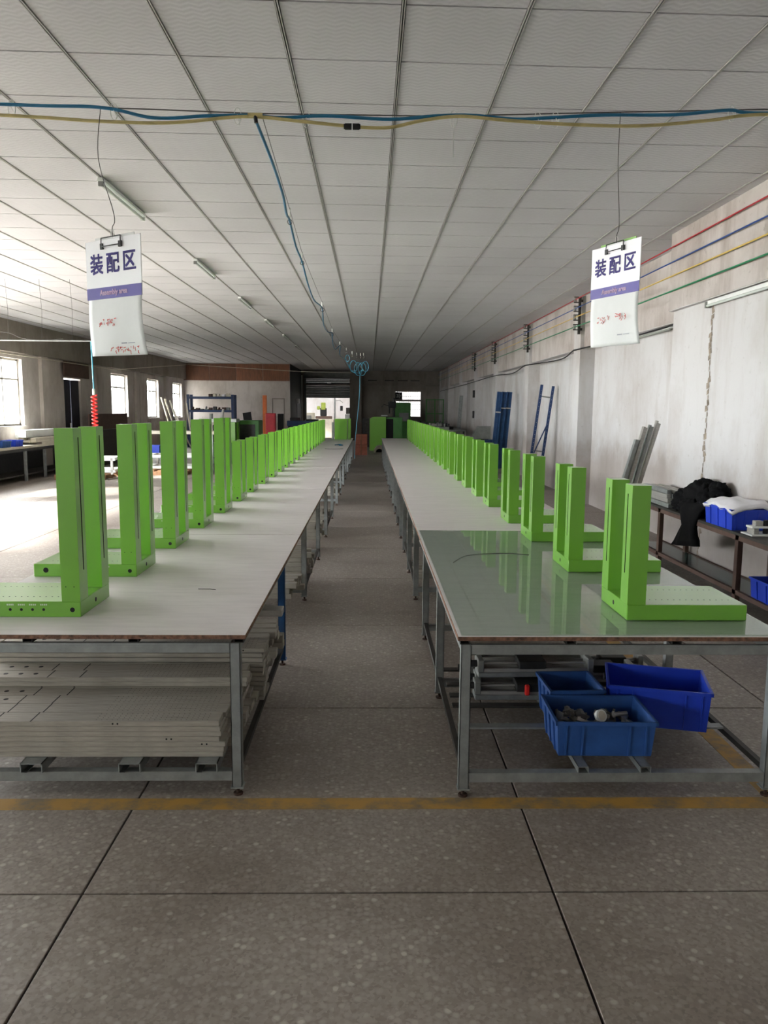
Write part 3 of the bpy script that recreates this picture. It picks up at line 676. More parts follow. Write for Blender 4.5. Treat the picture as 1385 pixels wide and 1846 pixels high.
# ================================================================== CEILING HOSES, SIGNS, LIGHTS
YH = 4.6
def cross(pts, r, name, mat, label): return tag(B(MB().tube(smoothpath(pts, 8), r, 8), name, mat), label, 'hose' if 'hose' in name else 'wire')
tag(B(MB().tube([(-7.9, 4.62, 3.34), (-3, 4.62, 3.27), (-1.2, 4.62, 3.236), (-.64, 4.62, 3.222), (.4, 4.62, 3.222), (1.2, 4.62, 3.25), (2.2, 4.62, 3.282), (3.24, 4.62, 3.29)], .0035, 6), 'support_wire', 'wire'), 'taut steel wire across the ceiling carrying the hoses', 'wire')
cross([(-7.9, 4.6, 3.33), (-4, 4.6, 3.30), (-2.04, 4.6, 3.245), (-1.5, 4.6, 3.236), (-1.2, 4.6, 3.185), (-.9, 4.6, 3.2), (-.65, 4.6, 3.205), (-.5, 4.6, 3.195), (-.25, 4.6, 3.208), (.1, 4.6, 3.195), (.35, 4.6, 3.215), (.55, 4.6, 3.222), (.8, 4.6, 3.205), (1.0, 4.6, 3.215), (1.3, 4.6, 3.233), (1.7, 4.6, 3.24), (2.0, 4.6, 3.268), (2.2, 4.6, 3.255), (3.2, 4.6, 3.27)], .0095, 'air_hose', 'hose_blue', 'blue air hose strung across the ceiling from side to side')
cross([(-7.9, 4.59, 3.3), (-4, 4.59, 3.25), (-2.04, 4.59, 3.185), (-1.5, 4.59, 3.16), (-1.1, 4.59, 3.158), (-.7, 4.59, 3.195), (-.4, 4.59, 3.175), (-.13, 4.59, 3.152)], .0095, 'air_hose', 'hose_cream', 'cream air hose under the blue one, left of the black coupling')
cross([(-.08, 4.59, 3.148), (.1, 4.59, 3.148), (.3, 4.59, 3.19), (.5, 4.59, 3.212), (.75, 4.59, 3.195), (1.1, 4.59, 3.178), (1.5, 4.59, 3.175), (1.9, 4.59, 3.21), (2.22, 4.59, 3.245), (3.2, 4.59, 3.25)], .0095, 'air_hose', 'hose_cream', 'cream air hose under the blue one, right of the black coupling')
t = T('hose_coupling', 'black hose coupling joining the cream air hose near the centre', 'coupling', (-.105, 4.59, 3.15))
for s in (-1, 1): B(MB().cyl((s * .003, 0, 0), (s * .04, 0, 0), .017, n=12).cyl((s * .04, 0, 0), (s * .046, 0, 0), .014, n=12), 'collar', 'black', t)
for k, (x, z, L) in enumerate(((-.74, 3.235, .06), (.46, 3.235, .21), (-1.98, 3.26, .03), (-1.42, 3.25, .03), (-.36, 3.225, .05), (.93, 3.235, .03), (1.03, 3.24, .03), (2.02, 3.285, .03))):
    m = MB().tube([(math.cos(a) * .02, 0, -.035 + math.sin(a) * .045) for a in [q * pi / 6 for q in range(13)]], .002, 5)
    m.obox((0, -.01, -.03), (.015 if k != 1 else .0, -.012, -.03 - L), .003, .0015)
    tag(B(m, 'cable_tie', 'white_metal', None, (x, 4.6, z)), 'white cable tie on the ceiling hoses, %s' % ['beside the tee fitting', 'with a long loose tail right of centre', 'at the far left', 'left of the left sign wire', 'just right of the tee fitting', 'left of two close together on the right', 'right of two close together on the right', 'at the far right'][k], 'cable tie', 'cable ties')
t = T('tee_fitting', 'brass tee fitting where the branch hose leaves the crossing hoses', 'hose fitting', (-.64, 4.58, 3.2))
B(MB().cyl((-.04, 0, 0), (.04, 0, 0), .012, n=10), 'run', 'hose_cream', t); B(MB().cyl((0, 0, 0), (.005, 0, -.04), .011, n=10), 'branch', 'black', t)
# branch hose along the room on its wire, ending in loops and a drop
hk = [(-.655, 6.6, 3.10), (-.70, 8.3, 3.08), (-.73, 12.2, 3.10), (-.76, 16.0, 3.08), (-.70, 18.6, 3.04), (-.60, 20.2, 3.02), (-.47, 20.9, 2.98), (-.36, 21.3, 2.97), (-.26, 21.6, 2.98), (-.18, 21.8, 3.0)]
tag(B(MB().tube([(-.61, 4.62, 3.22), *[(x, y, z + .09) for x, y, z in hk], (.1, 26, 3.3)], .0025, 5), 'support_wire', 'wire'), 'thin wire running back along the room above the branch hose', 'wire')
P = [(-.64, 4.58, 3.18), (-.60, 5.0, 3.08), (-.60, 5.6, 3.04), (-.64, 6.2, 3.06), hk[0], (-.68, 7.4, 3.06), hk[1], (-.73, 9.5, 3.03), (-.75, 10.8, 3.03), hk[2], (-.78, 13.4, 2.99), (-.79, 14.8, 3.0), hk[3], (-.79, 16.8, 2.98), (-.78, 17.8, 2.9)]
P += [hk[4], (-.72, 19.0, 2.86), (-.66, 19.5, 2.83)]
hz = MB().tube(smoothpath(P, 8), .0095, 8)
tag(B(hz, 'air_hose', 'hose_blue'), 'long blue branch hose leading from the tee fitting to the far loops', 'hose')
loops = []
cx_ = [(-.57, 20.2, 2.86, .08), (-.43, 20.7, 2.68, .15), (-.31, 21.2, 2.64, .17), (-.21, 21.6, 2.66, .17), (-.13, 21.9, 2.74, .14)]
pts = [(-.66, 19.5, 2.83)]
for i, (x, y, z, r) in enumerate(cx_):
    for q in range(11):
        a = pi * 1.25 - q / 10 * 2 * pi * 1.04
        pts.append((x + r * .62 * math.cos(a), y + q * .01, z + r * math.sin(a)))
pts += [(-.27, 21.9, 2.55), (-.28, 21.95, 2.2), (-.30, 22.0, 1.8), (-.36, 22.0, 1.2), (-.40, 22.0, .75), (-.41, 22.0, .5), (-.42, 22.0, .2)]
tag(B(MB().tube(smoothpath(pts, 4), .0085, 7), 'air_hose', 'hose_lt'), 'light blue hose looped under the ceiling and hanging down to the left table end', 'hose')
for k, (x, y, z) in enumerate(hk):
    t = T('hose_hook', 'steel hanger hook on the branch hose wire, %s from the front' % ORD[k], 'hook', (x, y, z), 0, 'hose hangers')
    s = 1 if k < 2 else 1.6
    B(MB().cyl((0, 0, .03), (0, 0, .1), .007 * s, n=8), 'barrel', 'white_metal', t); B(MB().tube([(math.cos(a) * .018 * s, 0, .012 - .02 * s + math.sin(a) * .02 * s) for a in [q * pi / 7 + pi / 2 for q in range(15)]], .003 * s, 5), 'ring', 'wire', t)

def text_mesh(body, size, mat, name, bold=0.0, depth=.0006):
    cu = bpy.data.curves.new(name, 'FONT'); cu.body = body; cu.size = size; cu.extrude = depth; cu.align_x = 'CENTER'; cu.align_y = 'CENTER'; cu.resolution_u = 3
    ob = bpy.data.objects.new(name, cu); C.objects.link(ob)
    dg = bpy.context.evaluated_depsgraph_get(); me = bpy.data.meshes.new_from_object(ob.evaluated_get(dg)); bpy.data.objects.remove(ob)
    if bold:
        vs = [v.co.copy() for v in me.vertices]; fs = [tuple(p.vertices) for p in me.polygons]; n = len(vs); V = []; F = []
        for k, (dx, dy) in enumerate(((-1, -1), (1, -1), (1, 1), (-1, 1), (0, 0))):
            V += [(v.x + dx * bold, v.y + dy * bold, v.z) for v in vs]; F += [tuple(i + k * n for i in f) for f in fs]
        me = bpy.data.meshes.new(name); me.from_pydata(V, [], F); me.update()
    me.materials.clear(); me.materials.append(MAT[mat]); me.name = name; return me
def scribble(seed, w, h, n, mat, name):
    random.seed(seed); m = MB(); x = -w / 2; dx = w / n
    for i in range(n):
        c = x + (i + .5) * dx; b0 = (random.uniform(-.1, .1)) * h
        for s in range(random.choice((3, 4, 5))):
            a = (c + random.uniform(-.42, .3) * dx, random.uniform(-.5, .5) * h + b0); L = random.uniform(.3, .8)
            v = random.choice(((1, .12), (.1, -1), (.6, -.7), (-.5, -.8)))
            bb = (a[0] + v[0] * L * dx * .8, a[1] + v[1] * L * h * .7)
            mid = ((a[0] + bb[0]) / 2 + random.uniform(-.1, .1) * dx, (a[1] + bb[1]) / 2)
            m.tube([(a[0], -.0006, a[1]), (mid[0], -.0006, mid[1]), (bb[0], -.0006, bb[1])], .0018, 4, False)
    return m.mesh(name, mat)
def sign(loc, th, label, clip_back, reds, target):
    v = Matrix.Rotation(th, 3, 'Z') @ (Vector(target) - Vector(loc)); wire_to = tuple(v)
    t = T('hanging_sign', label, 'sign', loc, -th)
    w, h = .42, .285
    c = B(MB().box((-w / 2, 0, -h), (w / 2, .004, 0)), 'card', 'card', t)
    B(box((-w / 2, -.0012, -h), (w / 2, 0, -h + .056)), 'violet_band', 'violet', c)
    for i, ch in enumerate('装配区'):
        O('lettering', text_mesh(ch, .104, 'violet', 'lettering', .0020), c, (-.125 + i * .125, -.0012, -.122), (pi / 2, 0, 0))
    O('lettering', text_mesh('Assembly area', .036, 'pink', 'lettering', .0009), c, (.0, -.0024, -h + .029), (pi / 2, 0, 0))
    # backing board edge and clip
    B(box((-w * .33, .006, -.03), (w * .38, .009, .014)), 'backing_board', clip_back, t)
    k = B(MB().cyl((-.075, -.004, .0), (.075, -.004, .0), .003, n=8).box((-.066, -.006, -.04), (.066, -.003, -.004)), 'clip_plate', 'card', t)
    B(MB().tube([(-.074, -.008, .006), (-.074, -.01, -.035), (.074, -.01, -.035), (.074, -.008, .006), (-.074, -.008, .006)], .0028, 6).box((-.08, -.012, -.048), (-.06, -.004, -.02)).box((.06, -.012, -.048), (.08, -.004, -.02)), 'clip_wire', 'black', t)
    # curled paper sheet under the card
    m = MB(); nx, nz = 12, 14; vs = []; H2 = .30
    for j in range(nz + 1):
        for i in range(nx + 1):
            u = i / nx; v = j / nz; x = (u - .5) * (w - .02) + .012 * v - .02 * (v - .5) * (u - .5); z = -h + .02 - v * H2 + .012 * v * (u - .5) * 0
            y = .006 - .02 * math.sin(v * pi) * .6 + .035 * (v ** 2) * (u - .3) + .006 * math.sin(u * 7 + v * 3) * v
            vs.append((x, y, z))
    m.add(vs, [(j * (nx + 1) + i, j * (nx + 1) + i + 1, (j + 1) * (nx + 1) + i + 1, (j + 1) * (nx + 1) + i) for j in range(nz) for i in range(nx)], True)
    pme = m.mesh('paper_sheet', 'paper'); p = O('paper_sheet', pme, t); sol = p.modifiers.new('thickness', 'SOLIDIFY'); sol.thickness = .0008
    for (sd, ww, hh, nn, x, z, y) in reds: O('handwriting', scribble(sd, ww, hh, nn, 'red_ink', 'handwriting'), p, (x, y, z))
    for (x, z) in ((-.11, -.525), (.1, -.51)): B(MB().box((x - .05, -.012, z), (x - .01, -.011, z + .006)).box((x, -.012, z + .001), (x + .05, -.011, z + .004)), 'fine_print', 'grey_ink', p, (0, .008, 0))
    B(MB().tube(smoothpath([(0, .005, .0), (.0, .005, .05), (-.004, .02, .12), (wire_to[0] * .7, wire_to[1] * .6, wire_to[2] * .6), wire_to], 6), .0022, 5), 'hanging_wire', 'wire', t)
    B(MB().tube([(math.cos(a) * .012, .004, .02 + math.sin(a) * .02) for a in [q * pi / 6 for q in range(13)]], .002, 5), 'ring', 'white_metal', t)
    return t
sign((-1.268, 4.0, 2.418), .61, 'white and violet assembly area sign with handwritten sheet hanging on the left', 'paper', [(21, .14, .03, 5, -.04, -.40, -.012), (22, .22, .03, 9, .07, -.535, .0)], (-1.50, 4.62, 3.242))
sign((1.385, 4.55, 2.53), 1.19, 'white and violet assembly area sign with handwritten sheet hanging on the right', 'green', [(23, .12, .032, 4, -.07, -.41, -.012), (24, .1, .028, 4, .08, -.405, -.012)], (1.40, 4.62, 3.258))

def ceiling_lamp(y, k):
    t = T('tube_light', 'unlit fluorescent tube fixture on the ceiling left of centre, %s from the front' % ORD[k], 'lamp', (-2.215, y, ZC - .008), 0, 'ceiling tube lights')
    B(MB().prism([(-.022, 0), (.022, 0), (.03, -.03), (-.03, -.03)], 'y', 0, 1.22), 'housing', 'white_metal', t)
    B(MB().cyl((0, .02, -.052), (0, 1.2, -.052), .015, n=10), 'tube', 'tube', t)
    for yy in (0, 1.2): B(MB().box((-.02, yy, -.068), (.02, yy + .02, -.03)).cyl((0, yy - .002, -.054), (0, yy, -.054), .012, n=8), 'end_cap', 'white_metal' if yy else 'grey_m', t)
for k, y in enumerate((6.75, 10.25, 13.65, 17.0, 20.4, 23.8)): ceiling_lamp(y, k)

# ================================================================== RIGHT WALL CABLES
for z, zb, mt, nm in ((3.312, 3.395, 'cable_red', 'red'), (3.155, 3.25, 'cable_blue', 'blue'), (3.01, 3.11, 'cable_yellow', 'yellow'), (2.853, 2.955, 'cable_green', 'green')):
    tag(B(MB().tube([(3.17, 2.0, z - .03), (3.19, 6.5, z), (3.22, 9.5, z + .01), (3.38, 13.2, zb)] + [(3.38, y + .0, zb) for y in (17.5, 22.1, 26.3, 30.6, 39)], .0075 if z > 2.9 else .0085, 6), 'power_cable', mt), '%s power cable strung along the right wall' % nm, 'cable')
tag(B(MB().tube(smoothpath([(3.52, 8.7, 2.60), (3.52, 10.2, 2.575), (3.47, 13.2, 2.60), (3.48, 13.6, 2.6), (3.60, 15.0, 2.54), (3.47, 17.45, 2.57), (3.48, 17.9, 2.57), (3.6, 20, 2.5), (3.47, 22, 2.52), (3.48, 26.2, 2.5), (3.48, 30.5, 2.48), (3.48, 39, 2.46)], 5), .012, 6), 'power_cable', 'black'), 'black cable sagging from pilaster to pilaster along the right wall', 'cable')
for k, y in enumerate((13.18, 17.43, 21.98, 26.18)):
    t = T('cable_rack', 'steel insulator rack holding the coloured cables, %s pilaster from the front' % ORD[k], 'cable bracket', (3.5, y, 0), 0, 'cable racks')
    B(MB().box((-.06, -.02, 2.84), (-.02, .02, 3.44)), 'upright', 'galv_dark', t); B(box((-.02, -.015, 2.9), (0.01, .015, 2.94)), 'stand_off', 'galv_dark', t); B(box((-.02, -.015, 3.36), (0.01, .015, 3.4)), 'stand_off', 'galv_dark', t)
    for z in (3.395, 3.25, 3.11, 2.955):
        B(MB().box((-.14, -.012, z - .05), (-.06, .012, z - .035)).box((-.14, -.012, z + .035), (-.06, .012, z + .05)), 'arm', 'galv_dark', t)
        B(MB().cyl((-.12, 0, z - .035), (-.12, 0, z + .035), .024, n=10), 'insulator', 'grey_m', t)
for k, (a, b, x, z) in enumerate(((5.9, 7.72, 3.285, 2.615), (9.7, 11.0, 3.70, 2.60))):
    t = T('wall_lamp', 'slim white tube fixture high on the right wall, %s' % ['nearer one above the crate bench', 'farther one beside the right sign'][k], 'lamp', (x, a, z))
    B(MB().box((-.03, 0, 0), (.012, b - a, .035)), 'housing', 'white_metal', t); B(MB().cyl((-.03, .03, -.012), (-.03, b - a - .03, -.012), .013, n=8), 'tube', 'tube', t); B(box((-.045, b - a - .03, -.03), (.012, b - a, .03)), 'end_cap', 'grey_m', t)
for k, z in enumerate((2.1, 1.42)):
    t = T('switch_box', '%s dark switch box on the right pilaster' % ['upper', 'lower'][k], 'switch', (3.49, 26.35, z)); B(MB().bbox((-.05, -.08, -.12), (.01, .08, .12), .008), 'case', 'dark', t); B(box((-.056, -.03, -.04), (-.048, .03, .04)), 'lever', 'grey_m', t)

# ================================================================== RIGHT BENCH AND ITS THINGS
bx0, bx1, bz = 2.955, 3.28, .63
t = T('side_bench', 'low dark steel bench along the right wall holding crate and black jacket', 'bench', (bx0, 4.4, 0))
B(MB().bbox((0, 0, bz - .022), (bx1 - bx0, 4.15, bz), .002), 'top_board', 'galv_dark', t)
B(MB().box((.0, 0, bz - .06), (.03, 4.15, bz - .022)), 'front_rail', 'brown', t)
for y in (.1, 1.75, 3.45):
    for x in (.02, bx1 - bx0 - .03): B(MB().box((x - .02, y - .028, 0), (x + .02, y + .028, bz - .022)), 'leg', 'brown', t)
B(MB().box((.0, 0, .13), (.03, 4.15, .165)), 'lower_rail', 'brown', t); B(MB().box((.03, .05, .15), (bx1 - bx0, 4.1, .16)), 'lower_shelf', 'green_glass', t)
B(MB().box((bx1 - bx0 - .03, 0, .13), (bx1 - bx0, 4.15, .165)), 'lower_rail', 'brown', t)
crate('plastic_crate', .33, .52, .17, 'crate', 'bright blue crate on the side bench with white foam piled on it', (2.955, 6.26, bz), 0)
crate('plastic_crate', .3, .5, .16, 'crate', 'bright blue crate on the lower shelf of the side bench', (2.97, 5.42, .161), 0)
# foam sheet
m = MB(); nx, ny = 14, 12; vs = []
for j in range(ny + 1):
    for i in range(nx + 1):
        u, v = i / nx - .5, j / ny - .5
        z = .075 - .11 * max(0, abs(v) - .25) - .16 * max(0, -u - .2) - .05 * max(0, u - .2) + .022 * mnoise.noise(Vector((u * 5, v * 5, 1))) + .03 * mnoise.noise(Vector((u * 2, v * 2, 5)))
        vs.append((u * .34, v * .56, z))
m.add(vs, [(j * (nx + 1) + i, j * (nx + 1) + i + 1, (j + 1) * (nx + 1) + i + 1, (j + 1) * (nx + 1) + i) for j in range(ny) for i in range(nx)], True)
f_ = B(m, 'foam_sheet', 'foam', None, (3.11, 6.52, bz + .155)); sol = f_.modifiers.new('thickness', 'SOLIDIFY'); sol.thickness = .03; sol.offset = -1
tag(f_, 'crumpled white foam sheet lying over the blue crate on the bench', 'foam sheet')
# jacket
t = T('black_jacket', 'black jacket heaped on the side bench with a sleeve hanging down', 'jacket', (3.0, 7.15, bz))
jk = MB()
for i, (c, r) in enumerate((((.15, .16, .17), (.14, .26, .19)), ((.15, -.04, .14), (.13, .2, .16)), ((.09, .36, .10), (.12, .2, .14)), ((.2, -.08, .25), (.09, .15, .12)), ((.2, .2, .29), (.09, .16, .09)), ((.03, .1, .07), (.1, .2, .1)))):
    jk.blob(c, r, .28, 3.4, i + 1, 40, 26, 0.0)
jk.v = [(min(x, .275 + .01 * math.sin(30 * z)), y, z * .86) for x, y, z in jk.v]
B(jk, 'heap', 'cloth', t)
vs = []; prof2 = [(.10, .13, .04, .26), (.0, .12, .04, .25), (-.045, .06, .045, .22), (-.055, -.03, .045, .17), (-.055, -.09, .045, .14), (-.06, -.16, .05, .19), (-.065, -.22, .06, .25), (-.07, -.27, .06, .30)]
for (x, z, rx, ry) in prof2:
    for i in range(24):
        a = 2 * pi * i / 24
        vs.append((x + rx * math.cos(a) * (1 + .22 * math.sin(5 * a + 6 * z)), -.06 + ry * math.sin(a) + .012 * math.sin(14 * z), z - .04 * math.sin(a) * (z < -.2)))
q = len(prof2)
B(MB().add(vs, [(j * 24 + i, (j + 1) * 24 + i, (j + 1) * 24 + (i + 1) % 24, j * 24 + (i + 1) % 24) for j in range(q - 1) for i in range(24)] + [tuple(range((q - 1) * 24, q * 24))], True), 'sleeve', 'cloth', t)
# bracket part at frame edge, bar offcuts
t = T('machined_bracket', 'light grey machined bracket on the side bench in front of the crate', 'machine part', (3.05, 5.99, bz), .0)
B(MB().bbox((-.07, -.03, 0), (.12, .16, .012), .002), 'plate', 'white_metal', t); B(MB().bbox((-.04, 0, .012), (.0, .12, .06), .003), 'block', 'alu', t); B(MB().bbox((-.06, -.01, .06), (.1, .1, .075), .002), 'upper_plate', 'white_metal', t); B(MB().bbox((-.02, .02, .075), (.04, .08, .115), .003), 'cap', 'alu', t); B(MB().cyl((.07, .04, .012), (.07, .04, .12), .02, n=12), 'motor', 'black', t)
random.seed(4)
for k in range(15):
    m = MB().bbox((-.022, -.36, 0), (.022, .36, .042), .003); ly = k // 4
    tag(B(m, 'bar_offcut', 'alu' if k % 3 else 'galv', None, (3.02 + (k % 4) * .068 + .02 * (ly % 2), 8.14 + random.uniform(-.1, .05), bz + .0005 + ly * .0435), (0, 0, random.uniform(-.03, .03))), 'grey aluminium bar offcut in the heap at the far end of the side bench', 'metal bar', 'bar offcuts on the side bench')
# profiles leaning on the right wall
for k, (xb, xt, y, h) in enumerate(((2.93, 3.27, 9.6, 1.24), (3.02, 3.37, 9.62, 1.40), (3.1, 3.46, 9.66, 1.42), (3.17, 3.56, 9.7, 1.47))):
    m = MB().obox((xb, y, 0), (xt, y, h), .07, .008, (1, 0, 0)).obox((xb + .02, y - .035, 0.005), (xt + .02, y - .035, h - .01 * k), .006, .04, (1, 0, 0)).obox((xb + .02, y + .035, 0.005), (xt + .02, y + .035, h), .006, .04, (1, 0, 0))
    tag(B(m, 'leaning_profile', 'alu' if k % 2 else 'galv'), 'grey metal channel leaning on the right wall behind the bench, %s from the left' % ORD[k], 'metal profile', 'channels leaning on the wall')
# blue boards and ladder frame
for k in range(3):
    t = T('ribbed_sheet', 'blue ribbed metal panel leaning on the right wall, %s of three' % ['left', 'middle', 'right'][k], 'metal panel', (3.02 + k * .13, 19.56 + k * .06, 0), 0, 'leaning blue panels')
    t.rotation_euler = (0, .075, 0)
    B(MB().box((-.01, 0, .12), (.125, .02, 2.04)), 'sheet', 'board_blue', t)
    for x in (0.0, .055, .11): B(MB().box((x, -.014, .12), (x + .012, 0, 2.04)), 'rib', 'board_blue', t)
    B(MB().box((-.008, -.017, 1.62 - .1 * (k == 0)), (.12, -.013, 1.65 - .1 * (k == 0))), 'strap', 'alu', t)
tag(B(MB().bbox((3.02, 19.5, 0), (3.6, 19.75, .115), .01), 'support_block', 'grey_m'), 'grey block under the leaning blue panels', 'block')
t = T('rack_frame', 'blue perforated rack end frame leaning against the right wall', 'rack frame', (3.17, 15.6, 0)); t.rotation_euler = (0, .12, 0)
for x in (-.04, .19): B(MB().box((x, 0, 0.0), (x + .05, .04, 2.1)), 'upright', 'navy', t)
B(MB().obox((-.01, .02, .62), (.21, .02, 1.35), .03, .02), 'brace', 'navy', t); B(MB().obox((-.01, .02, .55), (.21, .02, .1), .03, .02), 'brace', 'navy', t)
for z in (1.86, .78): B(MB().box((-.0, .01, z), (.21, .03, z + .025)), 'crossbar', 'grey_m', t)
pm = MB()
for x in (-.015, .215):
    for i in range(24): pm.cyl((x, -.001, .15 + i * .08), (x, .003, .15 + i * .08), .006, n=6)
B(pm, 'perforation', 'alu', t)
t = T('grey_cabinet', 'small grey hooded cabinet by the right pilasters behind the stands', 'cabinet', (2.85, 21.3, 0))
B(MB().prism([(0, 0), (.44, 0), (.44, 1.14), (.12, 1.14), (.0, .92)], 'y', 0, .4), 'body', 'grey_m', t); B(MB().bbox((.25, -.12, .62), (.62, .1, .78), .02), 'tray', 'navy', t); B(MB().box((.06, -.01, .3), (.38, 0, .8)), 'door', 'galv_dark', t)
tag(B(MB().obox((3.3, 29.6, 0), (3.45, 29.7, 2.1), .14, .03, (0, 1, 0)), 'leaning_profile', 'galv'), 'narrow grey bar leaning on the far right wall', 'metal profile')

# ================================================================== FAR RIGHT: benches and machines
t = T('far_workbench', 'grey workbench loaded with parts at the far right behind the stands', 'bench', (1.9, 26.0, 0))
B(MB().bbox((0, 0, .86), (1.3, 9.5, .9), .005), 'top', 'grey_m', t)
for y in (.2, 4.7, 9.2):
    for x in (.06, 1.24): B(box((x - .03, y - .03, 0), (x + .03, y + .03, .86)), 'leg', 'galv_dark', t)
random.seed(9)
for i in range(14):
    x = 2.0 + random.random() * 1.0; y = 26.3 + i * .62
    m = MB().bbox((-.18, -.12, 0), (.18, .12, .06 + random.random() * .1), .01).cyl((.05, 0, .08), (.05, 0, .2), .03, n=8)
    tag(B(m, 'machine_part', random.choice(['grey_m', 'dark', 'alu']), None, (x, y, .9), (0, 0, random.random())), 'assorted metal part on the far right workbench', 'machine part', 'parts on the far workbench')
t = T('mesh_cage', 'green steel mesh cage by the far right wall', 'cage', (2.65, 37.0, 0))
for x in (0, .4, .8):
    B(box((x - .025, -.02, 0), (x + .025, .02, 2.05)), 'post', 'green_dark', t)
for z in (.1, .95, 1.35, 2.0): B(box((0, -.015, z), (.8, .015, z + .04)), 'rail', 'green_dark', t)
for k in range(9): B(box((.08 * k + .06, -.006, .1), (.08 * k + .07, .006, 2.0)), 'mesh_bar', 'green_dark', t)
t = T('green_cabinet', 'tall dark green cabinet under the far window', 'cabinet', (1.1, 37.5, 0)); B(MB().bbox((0, 0, 0), (.85, .6, 1.88), .01), 'body', 'green_dark', t); B(box((.06, -.012, .9), (.79, 0, 1.8)), 'door', 'green_dark', t); B(box((.3, -.1, 1.0), (.75, 0, 1.4)), 'control_panel', 'grey_m', t)
t = T('green_cabinet', 'rounded bright green machine cover standing at the aisle end', 'cabinet', (.0, 30.0, 0))
B(MB().prism([(0, 0), (.62, 0), (.62, 1.28), (.14, 1.28), (0, 1.2)], 'y', 0, .7), 'cover', 'green', t); B(MB().bbox((.62, .1, .0), (1.25, .7, 1.26), .01), 'side_panel', 'green_dark', t); B(box((.64, .09, .3), (.9, .1, 1.2)), 'window_slot', 'hole', t)
t = T('bench_press', 'dark drilling press standing on the machine at the aisle end', 'press', (.75, 31.0, 0))
B(MB().bbox((-.35, -.3, 0), (.4, .3, 1.28), .01), 'pedestal', 'dark', t); B(MB().cyl((.2, 0, 1.28), (.2, 0, 2.0), .05, n=10), 'column', 'black', t); B(MB().bbox((-.02, -.1, 1.62), (.28, .1, 1.88), .02), 'head', 'black', t); B(MB().cyl((.02, 0, 1.4), (.02, 0, 1.62), .03, n=8), 'spindle', 'black', t); B(MB().tube([(.0, -.1, 1.7), (-.2, -.15, 1.75), (-.3, -.15, 1.65)], .015, 6), 'handle', 'black', t); B(MB().bbox((-.3, -.15, 1.3), (-.05, .1, 1.34), .01), 'table', 'white_metal', t)
t = T('dark_cabinet', 'dark grey cabinet behind the hanging hose at the aisle end', 'cabinet', (-.28, 32.5, 0)); B(MB().bbox((-.02, 0, 0), (.3, .5, 1.2), .01), 'body', 'dark', t); B(box((.02, -.01, .1), (.26, 0, 1.1)), 'door', 'galv_dark', t)
for k in range(2):
    t = T('cardboard_box', '%s red-brown box of the stack standing in the aisle end' % ['lower', 'upper'][k], 'box', (-.50, 26.9, k * .36)); B(MB().bbox((0, 0, 0), (.42, .4, .355), .006), 'carton', 'cardboard', t); B(box((.19, -.002, .0), (.23, 0, .355)), 'tape', 'plywood', t)
t = T('white_cover', 'cream domed cover lying on the floor at the aisle end', 'cover', (.36, 28.6, 0)); 
m = MB(); pr = [(-.2, 0), (-.19, .12), (-.12, .22), (.0, .27), (.12, .24), (.19, .14), (.2, 0), (.14, 0), (.1, .1), (0, .14), (-.1, .1), (-.14, 0)]
B(m.prism(pr, 'y', 0, .3), 'shell', 'cream_m', t); B(box((-.13, .29, 0), (.13, .3, .12)), 'lining', 'hole', t)

# ================================================================== LEFT SIDE
# hanging pipe with red coil hose
t = T('air_drop', 'thin pipe hung from the ceiling at left with a drop', 'pipe', (0, 12, 0))
B(MB().tube([(-7.6, 0, 2.57), (-4.17, 0, 2.566)], .011, 6), 'pipe', 'galv', t); B(MB().tube([(-4.17, 0, 2.566), (-4.16, 0, 1.85)], .011, 6), 'drop_pipe', 'hose_lt', t); B(MB().cyl((-4.16, 0, 1.77), (-4.16, 0, 1.86), .022, n=8), 'valve', 'white_metal', t)
for x in (-7.0, -5.4, -4.9, -4.45): B(MB().tube([(x, 0, 2.56), (x + .02, 0, 3.0), (x, 0, 3.46)], .002, 4), 'hanger_wire', 'wire', t)
co = [(-4.16 + .038 * math.cos(a), 12 + .038 * math.sin(a), 1.77 - .5 * a / (2 * pi * 9)) for a in [q * 2 * pi / 12 for q in range(12 * 9 + 1)]]
tag(B(MB().tube(co + [(-4.14, 12, 1.2), (-4.16, 12, 1.05)], .012, 7), 'coiled_hose', 'red_hose'), 'red coiled air hose hanging from the thin pipe at left', 'hose')
tag(B(MB().tube(smoothpath([(-6.9, 12.05, 2.62), (-5.6, 12.05, 2.7), (-5.2, 12.05, 2.6), (-4.9, 12.05, 2.58), (-4.6, 12.05, 2.6)]), .004, 5), 'loose_wire', 'wire'), 'loose grey wire draped along the hanging pipe at left', 'wire')
tag(B(MB().tube([(-7.84, 14, 2.72), (-7.84, 24.5, 2.72), (-7.5, 33.0, 3.34), (-6.3, 33.8, 3.3), (-2.9, 33.9, 3.13), (-.8, 34.0, 3.1)], .012, 6), 'conduit', 'cream_m'), 'pale cable running along the left wall and across the far end', 'cable')
